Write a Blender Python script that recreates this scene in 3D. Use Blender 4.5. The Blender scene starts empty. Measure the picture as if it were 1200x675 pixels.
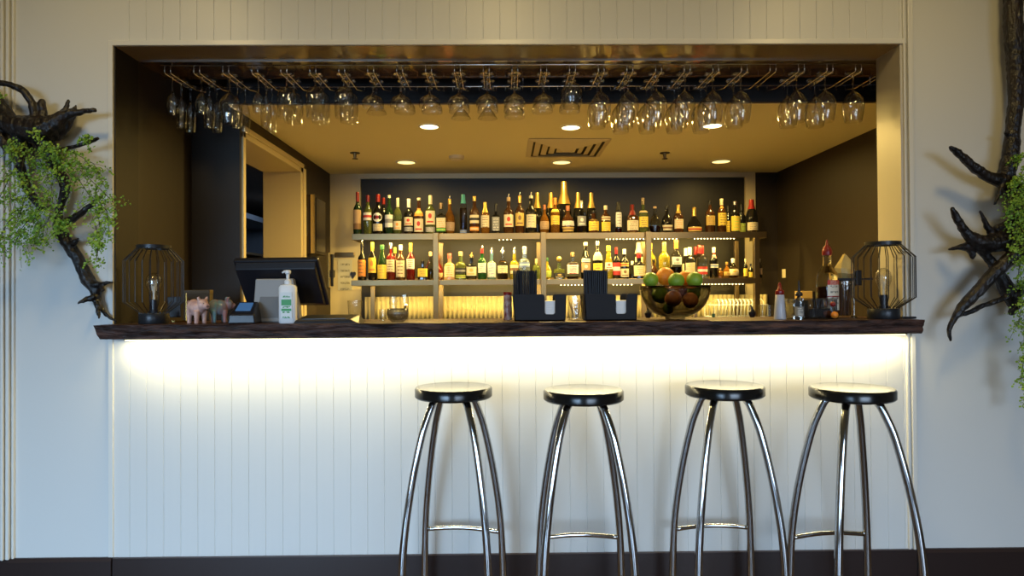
import bpy, bmesh, math, random
from mathutils import Vector, Matrix
PI = math.pi
scene = bpy.context.scene
C = scene.collection
rnd = random.Random(7)

# ------------------------------------------------------------------ camera, light, exposure
CAM = Vector((0, -2.91, 1.22)); YAW, PITCH, ROLL, F = .0112, .0096, -.0065, 800.0
_f = Vector((math.sin(YAW)*math.cos(PITCH), math.cos(YAW)*math.cos(PITCH), math.sin(PITCH)))
_r = Vector((math.cos(YAW), -math.sin(YAW), 0)); _u = _r.cross(_f)
_R = _r*math.cos(ROLL) + _u*math.sin(ROLL); _U = -_r*math.sin(ROLL) + _u*math.cos(ROLL)
cd = bpy.data.cameras.new('camera'); cam = bpy.data.objects.new('camera', cd); C.objects.link(cam)
cd.sensor_width = 36; cd.lens = 36*F/1200; cd.clip_start = .05
mw = Matrix((_R, _U, -_f)).transposed().to_4x4(); mw.translation = CAM; cam.matrix_world = mw
scene.camera = cam
def ray(px, py): return _f + _R*((px-600)/F) + _U*((337.5-py)/F)
def at(px, py, Y):
    d = ray(px, py); t = (Y-CAM.y)/d.y; return CAM + d*t
def atX(px, py, X):
    d = ray(px, py); t = (X-CAM.x)/d.x; return CAM + d*t
def atZ(px, py, Z):
    d = ray(px, py); t = (Z-CAM.z)/d.z; return CAM + d*t
def sc(Y): return F/(Y-CAM.y)

scene.view_settings.view_transform = 'Standard'; scene.view_settings.look = 'None'
scene.view_settings.gamma = 1; scene.view_settings.use_curve_mapping = False
scene.view_settings.exposure = 0.0
scene.cycles.use_denoising = True
scene.cycles.max_bounces = 14; scene.cycles.transmission_bounces = 12; scene.cycles.transparent_max_bounces = 16
scene.cycles.glossy_bounces = 5; scene.cycles.diffuse_bounces = 4
scene.cycles.sample_clamp_indirect = 6.0
scene.cycles.caustics_refractive = False; scene.cycles.caustics_reflective = False
w = bpy.data.worlds.new('world'); scene.world = w; w.use_nodes = True
w.node_tree.nodes['Background'].inputs[0].default_value = (.55, .68, 1, 1)
w.node_tree.nodes['Background'].inputs[1].default_value = .25

def area(name, loc, tgt, sx, sy, energy, col, spread=180, shape='RECTANGLE'):
    l = bpy.data.lights.new(name, 'AREA'); l.shape = shape; l.size = sx
    if shape in ('RECTANGLE', 'ELLIPSE'): l.size_y = sy
    l.energy = energy; l.color = col; l.spread = math.radians(spread)
    o = bpy.data.objects.new(name, l); C.objects.link(o); o.location = loc
    d = Vector(tgt)-Vector(loc); o.rotation_euler = d.to_track_quat('-Z', 'Y').to_euler(); return o
# daylight through the dining room's windows, behind and to the left of the camera
area('window_daylight', (-2.5, -5.85, 1.25), (-2.0, -2.4, 0), 2.4, 1.7, 56, (.46, .70, 1), 66)
area('window_daylight', (1.9, -5.85, 1.25), (1.6, -2.4, 0), 2.4, 1.7, 33, (.58, .76, 1), 66)
# warm lamps added over the dining room, unseen, to yellow the upper wall
for x in (-1.6, 0, 1.6):
    area('added_warm_light', (x, -1.1, 2.84), (x, -.6, 0), (.25), .25, 9, (1, .74, .30), 180, 'DISK')
# bar room downlights
DOWN = [(503,148,1),(669,149,1),(835,147,1),(476,190,0),(658,190,0),(845,189,0)]
ZC = 2.2032
for px, py, b in DOWN:
    p = atZ(px, py, ZC)
    area('downlight_light', (p.x, p.y, ZC-.012), (p.x, p.y, 0), .09, .09, 30 if b else 5, (1, .68, .19), 175, 'DISK')

# ------------------------------------------------------------------ materials
def mat(name, col, rough=.5, metal=0, trans=0, emit=None, es=0, coat=0, ior=1.45, bump=None, spec=.5, vary=None):
    m = bpy.data.materials.new(name); m.use_nodes = True; nt = m.node_tree; b = nt.nodes['Principled BSDF']
    b.inputs['Base Color'].default_value = (*col, 1); b.inputs['Roughness'].default_value = rough
    b.inputs['Metallic'].default_value = metal; b.inputs['Transmission Weight'].default_value = trans
    b.inputs['IOR'].default_value = ior; b.inputs['Coat Weight'].default_value = coat
    b.inputs['Coat Roughness'].default_value = .08
    b.inputs['Specular IOR Level'].default_value = spec
    if emit: b.inputs['Emission Color'].default_value = (*emit, 1); b.inputs['Emission Strength'].default_value = es
    tc = nt.nodes.new('ShaderNodeTexCoord')
    if bump:
        sc_, st, stretch = bump
        mp = nt.nodes.new('ShaderNodeMapping'); mp.inputs['Scale'].default_value = stretch
        n = nt.nodes.new('ShaderNodeTexNoise'); n.inputs['Scale'].default_value = sc_; n.inputs['Detail'].default_value = 5
        bp = nt.nodes.new('ShaderNodeBump'); bp.inputs['Strength'].default_value = st; bp.inputs['Distance'].default_value = .01
        nt.links.new(tc.outputs['Object'], mp.inputs[0]); nt.links.new(mp.outputs[0], n.inputs[0])
        nt.links.new(n.outputs[0], bp.inputs['Height']); nt.links.new(bp.outputs[0], b.inputs['Normal'])
    if vary:
        col2, s2, st2 = vary
        mp = nt.nodes.new('ShaderNodeMapping'); mp.inputs['Scale'].default_value = st2
        n = nt.nodes.new('ShaderNodeTexNoise'); n.inputs['Scale'].default_value = s2; n.inputs['Detail'].default_value = 6
        r = nt.nodes.new('ShaderNodeValToRGB'); r.color_ramp.elements[0].position = .35; r.color_ramp.elements[1].position = .68
        r.color_ramp.elements[0].color = (*col, 1); r.color_ramp.elements[1].color = (*col2, 1)
        nt.links.new(tc.outputs['Object'], mp.inputs[0]); nt.links.new(mp.outputs[0], n.inputs[0])
        nt.links.new(n.outputs[0], r.inputs[0]); nt.links.new(r.outputs[0], b.inputs['Base Color'])
    return m
def label_mat(name, base, acc, style):
    """printed paper: style lines / band / emblem / low"""
    m = mat(name, base, .6); nt = m.node_tree; b = nt.nodes['Principled BSDF']; N = nt.nodes.new; L = nt.links.new
    tc = N('ShaderNodeTexCoord'); sp = N('ShaderNodeSeparateXYZ'); L(tc.outputs['Generated'], sp.inputs[0])
    def mth(op, a, c=None, v=None):
        n = N('ShaderNodeMath'); n.operation = op; L(a, n.inputs[0])
        if c is not None: L(c, n.inputs[1])
        if v is not None: n.inputs[1].default_value = v
        return n.outputs[0]
    X, Z = sp.outputs[0], sp.outputs[2]
    def near(s, c, h): return mth('LESS_THAN', mth('ABSOLUTE', mth('SUBTRACT', s, v=c)), v=h)
    if style == 'lines':
        g = mth('MULTIPLY', mth('LESS_THAN', mth('FRACT', mth('MULTIPLY', Z, v=5)), v=.33), near(X, .5, .33))
        n = N('ShaderNodeTexNoise'); n.inputs['Scale'].default_value = 160; L(tc.outputs['Object'], n.inputs[0])
        f = mth('MULTIPLY', g, mth('GREATER_THAN', n.outputs[0], v=.46))
    elif style == 'band': f = near(Z, .5, .16)
    elif style == 'low': f = mth('LESS_THAN', Z, v=.3)
    else:
        dx = mth('MULTIPLY', mth('SUBTRACT', X, v=.5), v=1.0); dz = mth('SUBTRACT', Z, v=.62)
        f = mth('LESS_THAN', mth('ADD', mth('MULTIPLY', dx, dx), mth('MULTIPLY', dz, dz)), v=.035)
        f2 = mth('MULTIPLY', near(Z, .2, .06), near(X, .5, .35)); f = mth('MAXIMUM', f, f2)
    mx = N('ShaderNodeMix'); mx.data_type = 'RGBA'; mx.inputs[6].default_value = (*base, 1); mx.inputs[7].default_value = (*acc, 1)
    L(f, mx.inputs[0]); L(mx.outputs[2], b.inputs['Base Color']); return m

M = {}
M['paint'] = mat('white_wall_paint', (.66, .66, .63), .38, bump=(3, .12, (1, 1, 1)), spec=.4)
M['trimpaint'] = mat('gloss_trim_paint', (.70, .69, .64), .28, spec=.5, bump=(5, .08, (1, 1, 1)))
M['brownpaint'] = mat('dark_brown_wall_paint', (.021, .014, .008), .55, bump=(4, .08, (1, 1, 1)))
M['blackpaint'] = mat('near_black_gloss_paint', (.008, .005, .003), .6, bump=(4, .05, (1, 1, 1)))
M['rackboard'] = mat('brown_gloss_board', (.10, .06, .03), .12, bump=(2, .05, (1, 1, 1)))
M['ceilpaint'] = mat('cream_ceiling_paint', (.80, .70, .42), .7, bump=(4, .05, (1, 1, 1)))
M['cream'] = mat('cream_paint', (.60, .50, .30), .5, bump=(4, .05, (1, 1, 1)))
M['base'] = mat('dark_brown_baseboard_paint', (.022, .012, .010), .35, bump=(5, .1, (1, 1, 1)))
M['floor'] = mat('dark_timber_floor', (.05, .033, .022), .4, bump=(8, .1, (1, 10, 1)), vary=((.09, .055, .035), 3, (1, 12, 1)))
M['wood'] = mat('bark_edge_timber', (.016, .007, .005), .42, bump=(60, 1.0, (.3, 1, 1.6)), vary=((.09, .042, .03), 38, (.3, 1, 1.2)), coat=0, spec=.3)
M['drift'] = mat('black_stained_driftwood', (.005, .004, .004), .34, bump=(60, .9, (1, 1, .5)), vary=((.022, .015, .012), 22, (1, 1, .4)))
M['leaf'] = mat('fern_leaf', (.13, .28, .02), .5, vary=((.32, .48, .05), 9, (1, 1, 1)), trans=0)
M['stem'] = mat('fern_stem', (.05, .06, .015), .5)
M['chrome'] = mat('polished_chrome', (.52, .52, .52), .10, 1)
M['steel'] = mat('brushed_steel', (.25, .18, .085), .36, 1, bump=(60, .05, (.1, 1, 1)))
M['wire'] = mat('rack_wire_chrome', (.75, .72, .66), .2, 1)
M['seatblack'] = mat('gloss_black_seat', (.006, .006, .006), .20)
M['blackwire'] = mat('matte_black_wire', (.012, .012, .014), .42)
M['blackmetal'] = mat('satin_black_metal', (.02, .022, .026), .35, .3)
M['glass'] = mat('clear_glass', (.97, .98, .97), .0, trans=1, ior=1.36)
def thin_glass(name, tint, blend):
    m = bpy.data.materials.new(name); m.use_nodes = True; nt = m.node_tree; nt.nodes.clear(); N = nt.nodes.new
    o = N('ShaderNodeOutputMaterial'); mx = N('ShaderNodeMixShader'); tr = N('ShaderNodeBsdfTransparent'); gl = N('ShaderNodeBsdfGlossy')
    lw = N('ShaderNodeLayerWeight'); lw.inputs['Blend'].default_value = blend
    gl.inputs['Roughness'].default_value = .06; gl.inputs['Color'].default_value = (.95, .95, .93, 1)
    c = N('ShaderNodeMix'); c.data_type = 'RGBA'; c.inputs[6].default_value = (*tint, 1); c.inputs[7].default_value = (*[v*.30 for v in tint], 1)
    pw = N('ShaderNodeMath'); pw.operation = 'POWER'; pw.inputs[1].default_value = 1.7
    nt.links.new(lw.outputs['Facing'], pw.inputs[0]); nt.links.new(pw.outputs[0], c.inputs[0]); nt.links.new(c.outputs[2], tr.inputs[0])
    ma = N('ShaderNodeMath'); ma.operation = 'MULTIPLY_ADD'; ma.inputs[1].default_value = .50; ma.inputs[2].default_value = .09
    tc = N('ShaderNodeTexCoord'); no = N('ShaderNodeTexNoise'); no.inputs['Scale'].default_value = 60; no.inputs['Detail'].default_value = 1
    bp = N('ShaderNodeBump'); bp.inputs['Strength'].default_value = .35; bp.inputs['Distance'].default_value = .004
    nt.links.new(tc.outputs['Object'], no.inputs[0]); nt.links.new(no.outputs[0], bp.inputs['Height']); nt.links.new(bp.outputs[0], gl.inputs['Normal'])
    nt.links.new(pw.outputs[0], ma.inputs[0]); nt.links.new(ma.outputs[0], mx.inputs[0]); nt.links.new(tr.outputs[0], mx.inputs[1]); nt.links.new(gl.outputs[0], mx.inputs[2]); nt.links.new(mx.outputs[0], o.inputs[0]); return m
M['thin'] = thin_glass('thin_stemware_glass', (.95, .95, .93), .28)
M['acrylic'] = thin_glass('smoked_acrylic', (.66, .67, .70), .2)
M['thinsmoke'] = thin_glass('thin_smoked_glass', (.42, .42, .41), .2)
M['bulb'] = mat('bulb_glass', (.95, .97, 1), .0, trans=1, ior=1.3); M['bulb'] = M['thin']
M['smoke'] = mat('smoked_glass', (.30, .30, .29), .02, trans=1, ior=1.25)
M['filament'] = mat('pale_filament', (.7, .68, .6), .4)
M['plastic'] = mat('black_plastic', (.012, .012, .016), .32)
M['caddy'] = mat('matte_black_caddy_plastic', (.012, .012, .015), .6, spec=.25, bump=(90, .05, (1, 1, 1)))
M['napkin'] = mat('white_napkin', (.75, .77, .80), .8, bump=(60, .3, (.2, 1, 6)))
M['grey'] = mat('grey_stand_plastic', (.30, .29, .28), .4)
M['screen'] = mat('blue_lit_screen', (.02, .05, .10), .2, emit=(.10, .28, .65), es=.35)
M['white'] = mat('white_plastic', (.78, .80, .82), .35)
M['greenprint'] = label_mat('green_and_white_print', (.70, .76, .78), (.05, .30, .10), 'lines')
M['pig'] = mat('pink_ceramic', (.72, .46, .38), .4, vary=((.50, .28, .24), 40, (1, 1, 1)), coat=.2)
M['teal'] = mat('teal_and_red_ceramic', (.13, .30, .33), .4, vary=((.38, .10, .07), 14, (2, 1, .6)), coat=.2)
M['lime'] = mat('lime_skin', (.14, .27, .015), .38, bump=(160, .25, (1, 1, 1)), vary=((.24, .38, .03), 8, (1, 1, 1)))
M['orange'] = mat('orange_skin', (.85, .26, .02), .4, bump=(170, .3, (1, 1, 1)))
M['mandarin'] = mat('dull_mandarin_skin', (.65, .22, .06), .45, bump=(150, .3, (1, 1, 1)))
M['red'] = mat('red_plastic', (.20, .010, .010), .3)
M['leddot'] = mat('lit_led', (1, .9, .6), .5, emit=(1, .82, .38), es=14)
M['lampdisc'] = mat('lit_downlight', (1, .9, .7), .5, emit=(1, .80, .42), es=9)
M['lampdisc_dim'] = mat('lit_downlight_amber', (1, .85, .5), .5, emit=(1, .72, .24), es=2.2)
M['paper'] = label_mat('printed_notice', (.55, .52, .42), (.25, .23, .18), 'lines')
M['splash'] = mat('cream_corrugated_sheet', (.68, .58, .32), .4)
M['coolroom'] = mat('dark_blue_grey_metal', (.09, .12, .16), .4, .4)
M['tin'] = mat('printed_maroon_tin', (.16, .02, .02), .3, vary=((.5, .42, .36), 45, (1, 1, 1)))
M['lit_metal'] = mat('yellow_lit_metal', (.65, .48, .16), .25, 1)  # plain metal with the yellow light put into its base colour
# bottle glass and contents
G = {'black': mat('near_black_bottle_glass', (.006, .006, .006), .05, coat=.3),
     'dgreen': mat('dark_green_bottle_glass', (.010, .030, .010), .05, coat=.3),
     'green': mat('bright_green_bottle_glass', (.02, .17, .04), .03, trans=.75),
     'olive': mat('olive_bottle_glass', (.30, .36, .10), .03, trans=.8),
     'brown': mat('brown_bottle_glass', (.05, .018, .006), .05, coat=.3),
     'amber': mat('amber_spirit_in_glass', (.55, .22, .03), .03, trans=.75),
     'red': mat('red_liqueur_in_glass', (.20, .012, .010), .04, trans=.5),
     'clear': mat('clear_bottle_glass', (.93, .95, .92), .0, trans=1, ior=1.3),
     'pale': mat('pale_blue_green_glass', (.45, .78, .70), .03, trans=.85),
     'blue': mat('pale_blue_glass', (.60, .74, .88), .03, trans=.85),
     'yellow': mat('yellow_spirit_in_glass', (.80, .62, .06), .03, trans=.7),
     'peach': mat('peach_liqueur_in_glass', (.85, .50, .25), .05, trans=.5)}
Q = {'amber': mat('amber_liquid', (.60, .20, .03), .1, trans=.3), 'red': mat('red_liquid', (.50, .03, .01), .1, trans=.3),
     'dark': mat('dark_liquid', (.03, .01, .008), .1), 'orange': mat('orange_liquid', (.85, .30, .05), .1, trans=.2),
     'gold': mat('gold_liquid', (.80, .55, .10), .1, trans=.3)}
CP = {'red': mat('red_foil', (.24, .012, .012), .3), 'cream': mat('cream_cap', (.72, .64, .42), .45), 'white': mat('white_cap', (.80, .78, .70), .4),
      'black': mat('black_cap', (.01, .01, .01), .3), 'gold': mat('gold_foil', (.75, .50, .14), .32, .85), 'orange': mat('orange_cap', (.72, .25, .04), .4),
      'teal': mat('teal_cap', (.05, .32, .30), .4), 'silver': mat('silver_cap', (.7, .7, .68), .25, .9), 'cork': mat('cork', (.55, .38, .20), .8),
      'green': mat('green_cap', (.03, .12, .05), .4), 'yellow': mat('yellow_cap', (.80, .58, .06), .4), 'pink': mat('pink_red_cap', (.60, .12, .10), .4),
      'copper': mat('copper_cap', (.45, .16, .08), .35, .5), 'wine': mat('wine_red_foil', (.16, .01, .02), .35)}
_lm = {}
LCOL = {'cream': (.66, .58, .38), 'white': (.72, .70, .62), 'yellow': (.80, .58, .07), 'orange': (.75, .28, .05), 'grey': (.25, .25, .24), 'gold': (.62, .42, .10),
        'red': (.50, .04, .03), 'black': (.02, .02, .02), 'green': (.08, .32, .06), 'brown': (.22, .12, .05), 'blue': (.15, .22, .45), 'lime': (.45, .60, .10), 'tan': (.45, .30, .16)}
def LM(base, acc='brown', style='lines'):
    k = (base, acc, style)
    if k not in _lm: _lm[k] = label_mat('%s_label_%s_%s' % (base, acc, style), LCOL[base], LCOL[acc], style)
    return _lm[k]

# ------------------------------------------------------------------ mesh helpers
class MB:
    def __init__(s): s.v = []; s.f = []
    def add(s, vs, fs):
        n = len(s.v); s.v += [tuple(v) for v in vs]; s.f += [tuple(i+n for i in f) for f in fs]; return s
    def box(s, x0, x1, y0, y1, z0, z1):
        return s.add([(x0,y0,z0),(x1,y0,z0),(x1,y1,z0),(x0,y1,z0),(x0,y0,z1),(x1,y0,z1),(x1,y1,z1),(x0,y1,z1)],
                     [(3,2,1,0),(4,5,6,7),(0,1,5,4),(1,2,6,5),(2,3,7,6),(3,0,4,7)])
    def hexa(s, p): return s.add(p, [(3,2,1,0),(4,5,6,7),(0,1,5,4),(1,2,6,5),(2,3,7,6),(3,0,4,7)])
    def lathe(s, prof, n=20, c=(0,0,0), sq=0, sy=1, cap=True):
        """profile [(r,z)...] bottom to top; sq>0 squares the section"""
        vs = []; fs = []
        for r, z in prof:
            for i in range(n):
                a = 2*PI*(i+.5)/n; ca, sa = math.cos(a), math.sin(a)
                k = 1 if not sq else (abs(ca)**sq+abs(sa)**sq)**(-1/sq)
                vs.append((c[0]+r*k*ca, c[1]+r*k*sa*sy, c[2]+z))
        for j in range(len(prof)-1):
            for i in range(n):
                a, b = j*n+i, j*n+(i+1) % n; fs.append((a, b, b+n, a+n))
        if cap:
            if prof[0][0] > 1e-5: fs.append(tuple(range(n))[::-1])
            if prof[-1][0] > 1e-5: fs.append(tuple((len(prof)-1)*n+i for i in range(n)))
        return s.add(vs, fs)
    def tube(s, pts, rad, n=8, cap=True):
        pts = [Vector(p) for p in pts]; m = len(pts)
        rs = rad if isinstance(rad, (list, tuple)) else [rad]*m
        vs = []; fs = []; up = None
        for i, p in enumerate(pts):
            t = (pts[min(i+1, m-1)]-pts[max(i-1, 0)]).normalized()
            if up is None: up = Vector((0,0,1)) if abs(t.z) < .9 else Vector((0,1,0))
            a = t.cross(up); a = a.normalized() if a.length > 1e-6 else t.orthogonal().normalized()
            b = a.cross(t).normalized(); up = b
            for k in range(n):
                q = 2*PI*k/n; vs.append(p+(a*math.cos(q)+b*math.sin(q))*rs[i])
        for j in range(m-1):
            for k in range(n):
                a, b = j*n+k, j*n+(k+1) % n; fs.append((a, b, b+n, a+n))
        if cap: fs += [tuple(range(n))[::-1], tuple((m-1)*n+k for k in range(n))]
        return s.add(vs, fs)
    def ball(s, c, r, n=16, m=10, sx=1, sy=1, sz=1):
        vs = [(c[0], c[1], c[2]-r*sz)]; fs = []
        for j in range(1, m):
            t = PI*j/m
            for i in range(n):
                a = 2*PI*i/n; vs.append((c[0]+r*sx*math.sin(t)*math.cos(a), c[1]+r*sy*math.sin(t)*math.sin(a), c[2]-r*sz*math.cos(t)))
        vs.append((c[0], c[1], c[2]+r*sz)); T = len(vs)-1
        for i in range(n): fs.append((0, 1+(i+1) % n, 1+i)); fs.append((T, 1+(m-2)*n+i, 1+(m-2)*n+(i+1) % n))
        for j in range(m-2):
            for i in range(n):
                a, b = 1+j*n+i, 1+j*n+(i+1) % n; fs.append((a, b, b+n, a+n))
        return s.add(vs, fs)
    def prism(s, poly, y0, y1):
        """poly [(x,z)] extruded in y"""
        n = len(poly); vs = [(x, y0, z) for x, z in poly]+[(x, y1, z) for x, z in poly]
        fs = [tuple(range(n)), tuple(range(n, 2*n))[::-1]]+[(i, n+i, n+(i+1) % n, (i+1) % n) for i in range(n)]
        return s.add(vs, fs)
    def build(s, name, m, parent=None, smooth=False, bevel=0, loc=None, fix=True):
        me = bpy.data.meshes.new(name); me.from_pydata(s.v, [], s.f)
        if fix:
            bm = bmesh.new(); bm.from_mesh(me); bmesh.ops.recalc_face_normals(bm, faces=bm.faces); bm.to_mesh(me); bm.free()
        me.materials.append(m)
        if smooth: me.polygons.foreach_set('use_smooth', [True]*len(me.polygons))
        o = bpy.data.objects.new(name, me); C.objects.link(o)
        if smooth and smooth != 'all':
            md = o.modifiers.new('edges', 'EDGE_SPLIT'); md.split_angle = math.radians(38)
        if parent: o.parent = parent
        if loc: o.location = loc
        if bevel:
            b = o.modifiers.new('bevel', 'BEVEL'); b.width = bevel; b.segments = 2; b.limit_method = 'ANGLE'
        return o
def tag(o, label, cat, group=None, kind=None):
    o['label'] = label; o['category'] = cat
    if group: o['group'] = group
    if kind: o['kind'] = kind
    return o
def thing(name, label, cat, loc=(0,0,0), rz=0, group=None):
    o = bpy.data.objects.new(name, None); C.objects.link(o); o.location = loc; o.rotation_euler = (0,0,rz); o.empty_display_size = .05
    return tag(o, label, cat, group)
def struct(o): o['kind'] = 'structure'; return o
def dup(root, loc, rz, label, group=None):
    r = root.copy(); C.objects.link(r); r.location = loc; r.rotation_euler = (0,0,rz); r['label'] = label
    if group: r['group'] = group
    for ch in list(root.children):
        c = ch.copy(); C.objects.link(c); c.parent = r
        for g in list(ch.children):
            d = g.copy(); C.objects.link(d); d.parent = c
    return r

# ------------------------------------------------------------------ the setting
ZT, ZB, XL, XR, XT, TH = 2.2874, .1227, -1.6541, 1.7090, 1.7529, .187
IXL, IXR, IYB = -1.4026, 2.2298, 2.63          # bar room: left wall, right wall, back wall
Z_TOP = 2.90
CT = at(596, 378, -.12).z                         # counter top
CTH = 16.6/sc(-.12)
def sbox(name, m, x0, x1, y0, y1, z0, z1, bevel=0): return struct(MB().box(x0,x1,y0,y1,z0,z1).build(name, m, bevel=bevel))
sbox('floor', M['floor'], -4.5, 4.5, -6.2, 5.4, -.05, 0)
sbox('ceiling', M['ceilpaint'], -4.5, 4.5, -6.0, 0, Z_TOP, Z_TOP+.05)
# dining room shell around and behind the camera
sbox('wall_left', M['paint'], -4.5, -4.4, -6.0, 0, 0, Z_TOP)
sbox('wall_right', M['paint'], 4.4, 4.5, -6.0, 0, 0, Z_TOP)
b = MB(); b.box(-4.5,4.5,-6.1,-6,0,.35); b.box(-4.5,4.5,-6.1,-6,2.15,Z_TOP)
for x0, x1 in ((-4.5,-3.75),(-1.25,.65),(3.15,4.5)): b.box(x0,x1,-6.1,-6,.35,2.15)
struct(b.build('wall_rear', M['paint']))
# wall with the serving opening (three pieces: plain sides, grooved boards over and under)
Lw, Rw = at(-60,337,0).x-.9, at(1260,337,0).x+.9
sbox('wall_front_left', M['paint'], Lw-.6, XL-.004, 0, TH, 0, Z_TOP)
sbox('wall_front_right', M['paint'], XT, Rw+.6, 0, TH, 0, Z_TOP)
def grooved(name, x0, x1, z0, z1, first, pitch=.0716, gw=.004, gd=.0022, y=0, m=None):
    prof = [(x0, y)]; x = first
    while x < x1-.01:
        if x > x0+.01: prof += [(x-gw/2, y), (x-gw*.12, y+gd), (x+gw*.12, y+gd), (x+gw/2, y)]
        x += pitch
    prof.append((x1, y)); n = len(prof)
    vs = [(a, c, z0) for a, c in prof]+[(a, c, z1) for a, c in prof]; fs = [(i, i+1, n+i+1, n+i) for i in range(n-1)]
    k = len(vs); vs += [(x0,TH,z0),(x1,TH,z0),(x1,TH,z1),(x0,TH,z1)]
    fs += [(k,k+3,k+2,k+1),(0,n,k+3,k),(n-1,k+1,k+2,2*n-1),tuple(range(n,2*n))+(k+2,k+3),tuple(range(n))[::-1]+(k,k+1)]
    return struct(MB().add(vs, fs).build(name, m or M['paint'], fix=False))
g0 = at(151.6, 40, 0).x
grooved('wall_front_lower', XL-.004, XT, ZB, CT-CTH-.003, g0)
sbox('wall_front_base', M['paint'], XL-.004, XT, .002, TH, 0, ZB)
grooved('wall_front_upper', XL-.004, XT, ZT+.002, Z_TOP, g0)
sbox('wall_front_soffit', mat('soffit_reflection_tint', (.24, .175, .10), .14, bump=(3,.04,(8,1,1))), XL, XR, .004, TH-.006, ZT-.001, ZT+.002)  # cream gloss soffit, its dark reflections put into the paint colour
sbox('wall_front_reveal', mat('reveal_paint', (.50,.47,.40), .45, bump=(5,.08,(1,1,1))), XR, XT, .001, TH, CT-CTH, ZT)
sbox('trim_1', M['trimpaint'], XL-.004, XR+.015, -.008, .02, ZT, ZT+.022, .002)       # board along the top of the opening
sbox('trim_2', M['trimpaint'], XL-.022, XL-.001, -.006, TH, ZB, ZT+.022, .002)         # thin bead on the left edge
b = MB()                                                                              # moulded strip to the right of the opening
b.box(XT-.034, XT-.026, -.010, .02, ZB, Z_TOP); b.box(XT-.016, XT+.002, -.014, .02, ZB, Z_TOP); b.box(XT+.006, XT+.012, -.006, .02, ZB, Z_TOP)
struct(b.build('trim_3', M['trimpaint'], bevel=.002))
b = MB(); xm = at(11, 337, 0).x
for dx, ww, dd in ((-.045,.02,.02),(-.018,.012,.03),(-.002,.014,.022),(.016,.010,.012)): b.box(xm+dx, xm+dx+ww, -dd, .01, ZB, Z_TOP)
struct(b.build('trim_4', M['trimpaint'], bevel=.003))
sbox('wall_front_lining', M['blackpaint'], XL-.001, XL+.004, .006, TH, CT, ZT)         # dark painted left reveal
for nm, x0, x1 in (('baseboard_left', Lw-.6, XL-.004), ('baseboard_right', XT, Rw+.6)):
    b = MB(); b.box(x0,x1,-.018,0,0,ZB-.012); b.hexa([(x0,-.018,ZB-.012),(x1,-.018,ZB-.012),(x1,0,ZB-.012),(x0,0,ZB-.012),(x0,-.010,ZB+.002),(x1,-.010,ZB+.002),(x1,0,ZB+.002),(x0,0,ZB+.002)])
    struct(b.build(nm, M['base']))
sbox('baseboard_bar', M['base'], XL, XT-.004, -.014, .001, 0, ZB, .002)
# bar room
YH = .61                                                                               # drop of the ceiling behind the glass rack
sbox('ceiling_bar', M['ceilpaint'], IXL-.01, IXR+.1, YH, IYB+.4, ZC, ZC+.06)
sbox('ceiling_bulkhead', M['blackpaint'], IXL-.005, IXR+.1, YH-.03, YH-.001, ZC+.012, ZT+.06)
sbox('ceiling_edge_trim', M['brownpaint'], IXL-.005, IXR+.1, YH-.036, YH-.031, ZC-.002, ZC+.016)
sbox('ceiling_rack_board', M['rackboard'], -1.9, IXR+.1, TH, YH-.15, ZT+.004, ZT+.03)
sbox('ceiling_rack_recess', M['blackpaint'], -1.9, IXR+.1, YH-.15, YH, ZT+.06, ZT+.09)
sbox('trim_5', M['wire'], XL, XR, TH-.006, TH+.004, ZT-.006, ZT+.002)                  # bright metal bead at the inner edge of the lintel
YD0 = atX(283, 250, IXL).y; YD1 = atX(355.5, 250, IXL).y
ZD = (atX(355, 191, IXL).z + atX(284, 152, IXL).z)/2
sbox('wall_bar_left_side', M['brownpaint'], XL-.2, XL-.004, TH, YD0-.02, 0, ZT+.06)
sbox('wall_bar_left_near', M['brownpaint'], XL-.2, IXL, YD0-.02, YD0, 0, ZT+.08)
sbox('ceiling_rack_recess_left', M['blackpaint'], XL-.2, IXL-.006, YH+.001, YD0+.02, ZT+.06, ZT+.09)
sbox('wall_bar_left_far', M['brownpaint'], IXL-.25, IXL, YD1, IYB, 0, ZC+.001)
sbox('wall_bar_left_over_door', M['brownpaint'], IXL-.25, IXL, YD0, YD1, ZD, ZC+.001)
sbox('wall_bar_right', M['brownpaint'], IXR, IXR+.1, TH, IYB+.3, 0, ZC+.1)
# right wall return next to the reveal
b = MB(); b.box(XR, IXR, TH+.0, TH+.004, 0, ZT+.06); struct(b.build('wall_bar_front_right', M['brownpaint']))
pxl = at(423,250,IYB).x; pxr = at(873,250,IYB).x; pxr2 = at(884.5,250,IYB).x; zp = at(650,209,IYB).z; zpl = at(650,345,IYB).z
sbox('wall_back_left', M['cream'], IXL-.05, pxl, IYB-.02, IYB+.1, 0, ZC)
sbox('wall_back_head', M['cream'], pxl, pxr, IYB-.02, IYB+.1, zp, ZC)
sbox('wall_back_pier', M['cream'], pxr, pxr2, IYB-.02, IYB+.1, 0, ZC)
sbox('wall_back_panel', mat('near_black_brown_board', (.011,.009,.005), .5, bump=(4,.05,(1,1,1))), pxl, pxr, IYB+.01, IYB+.1, 0, zp)
sbox('wall_back_right', M['brownpaint'], pxr2, IXR+.1, IYB, IYB+.1, 0, ZC)
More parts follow.
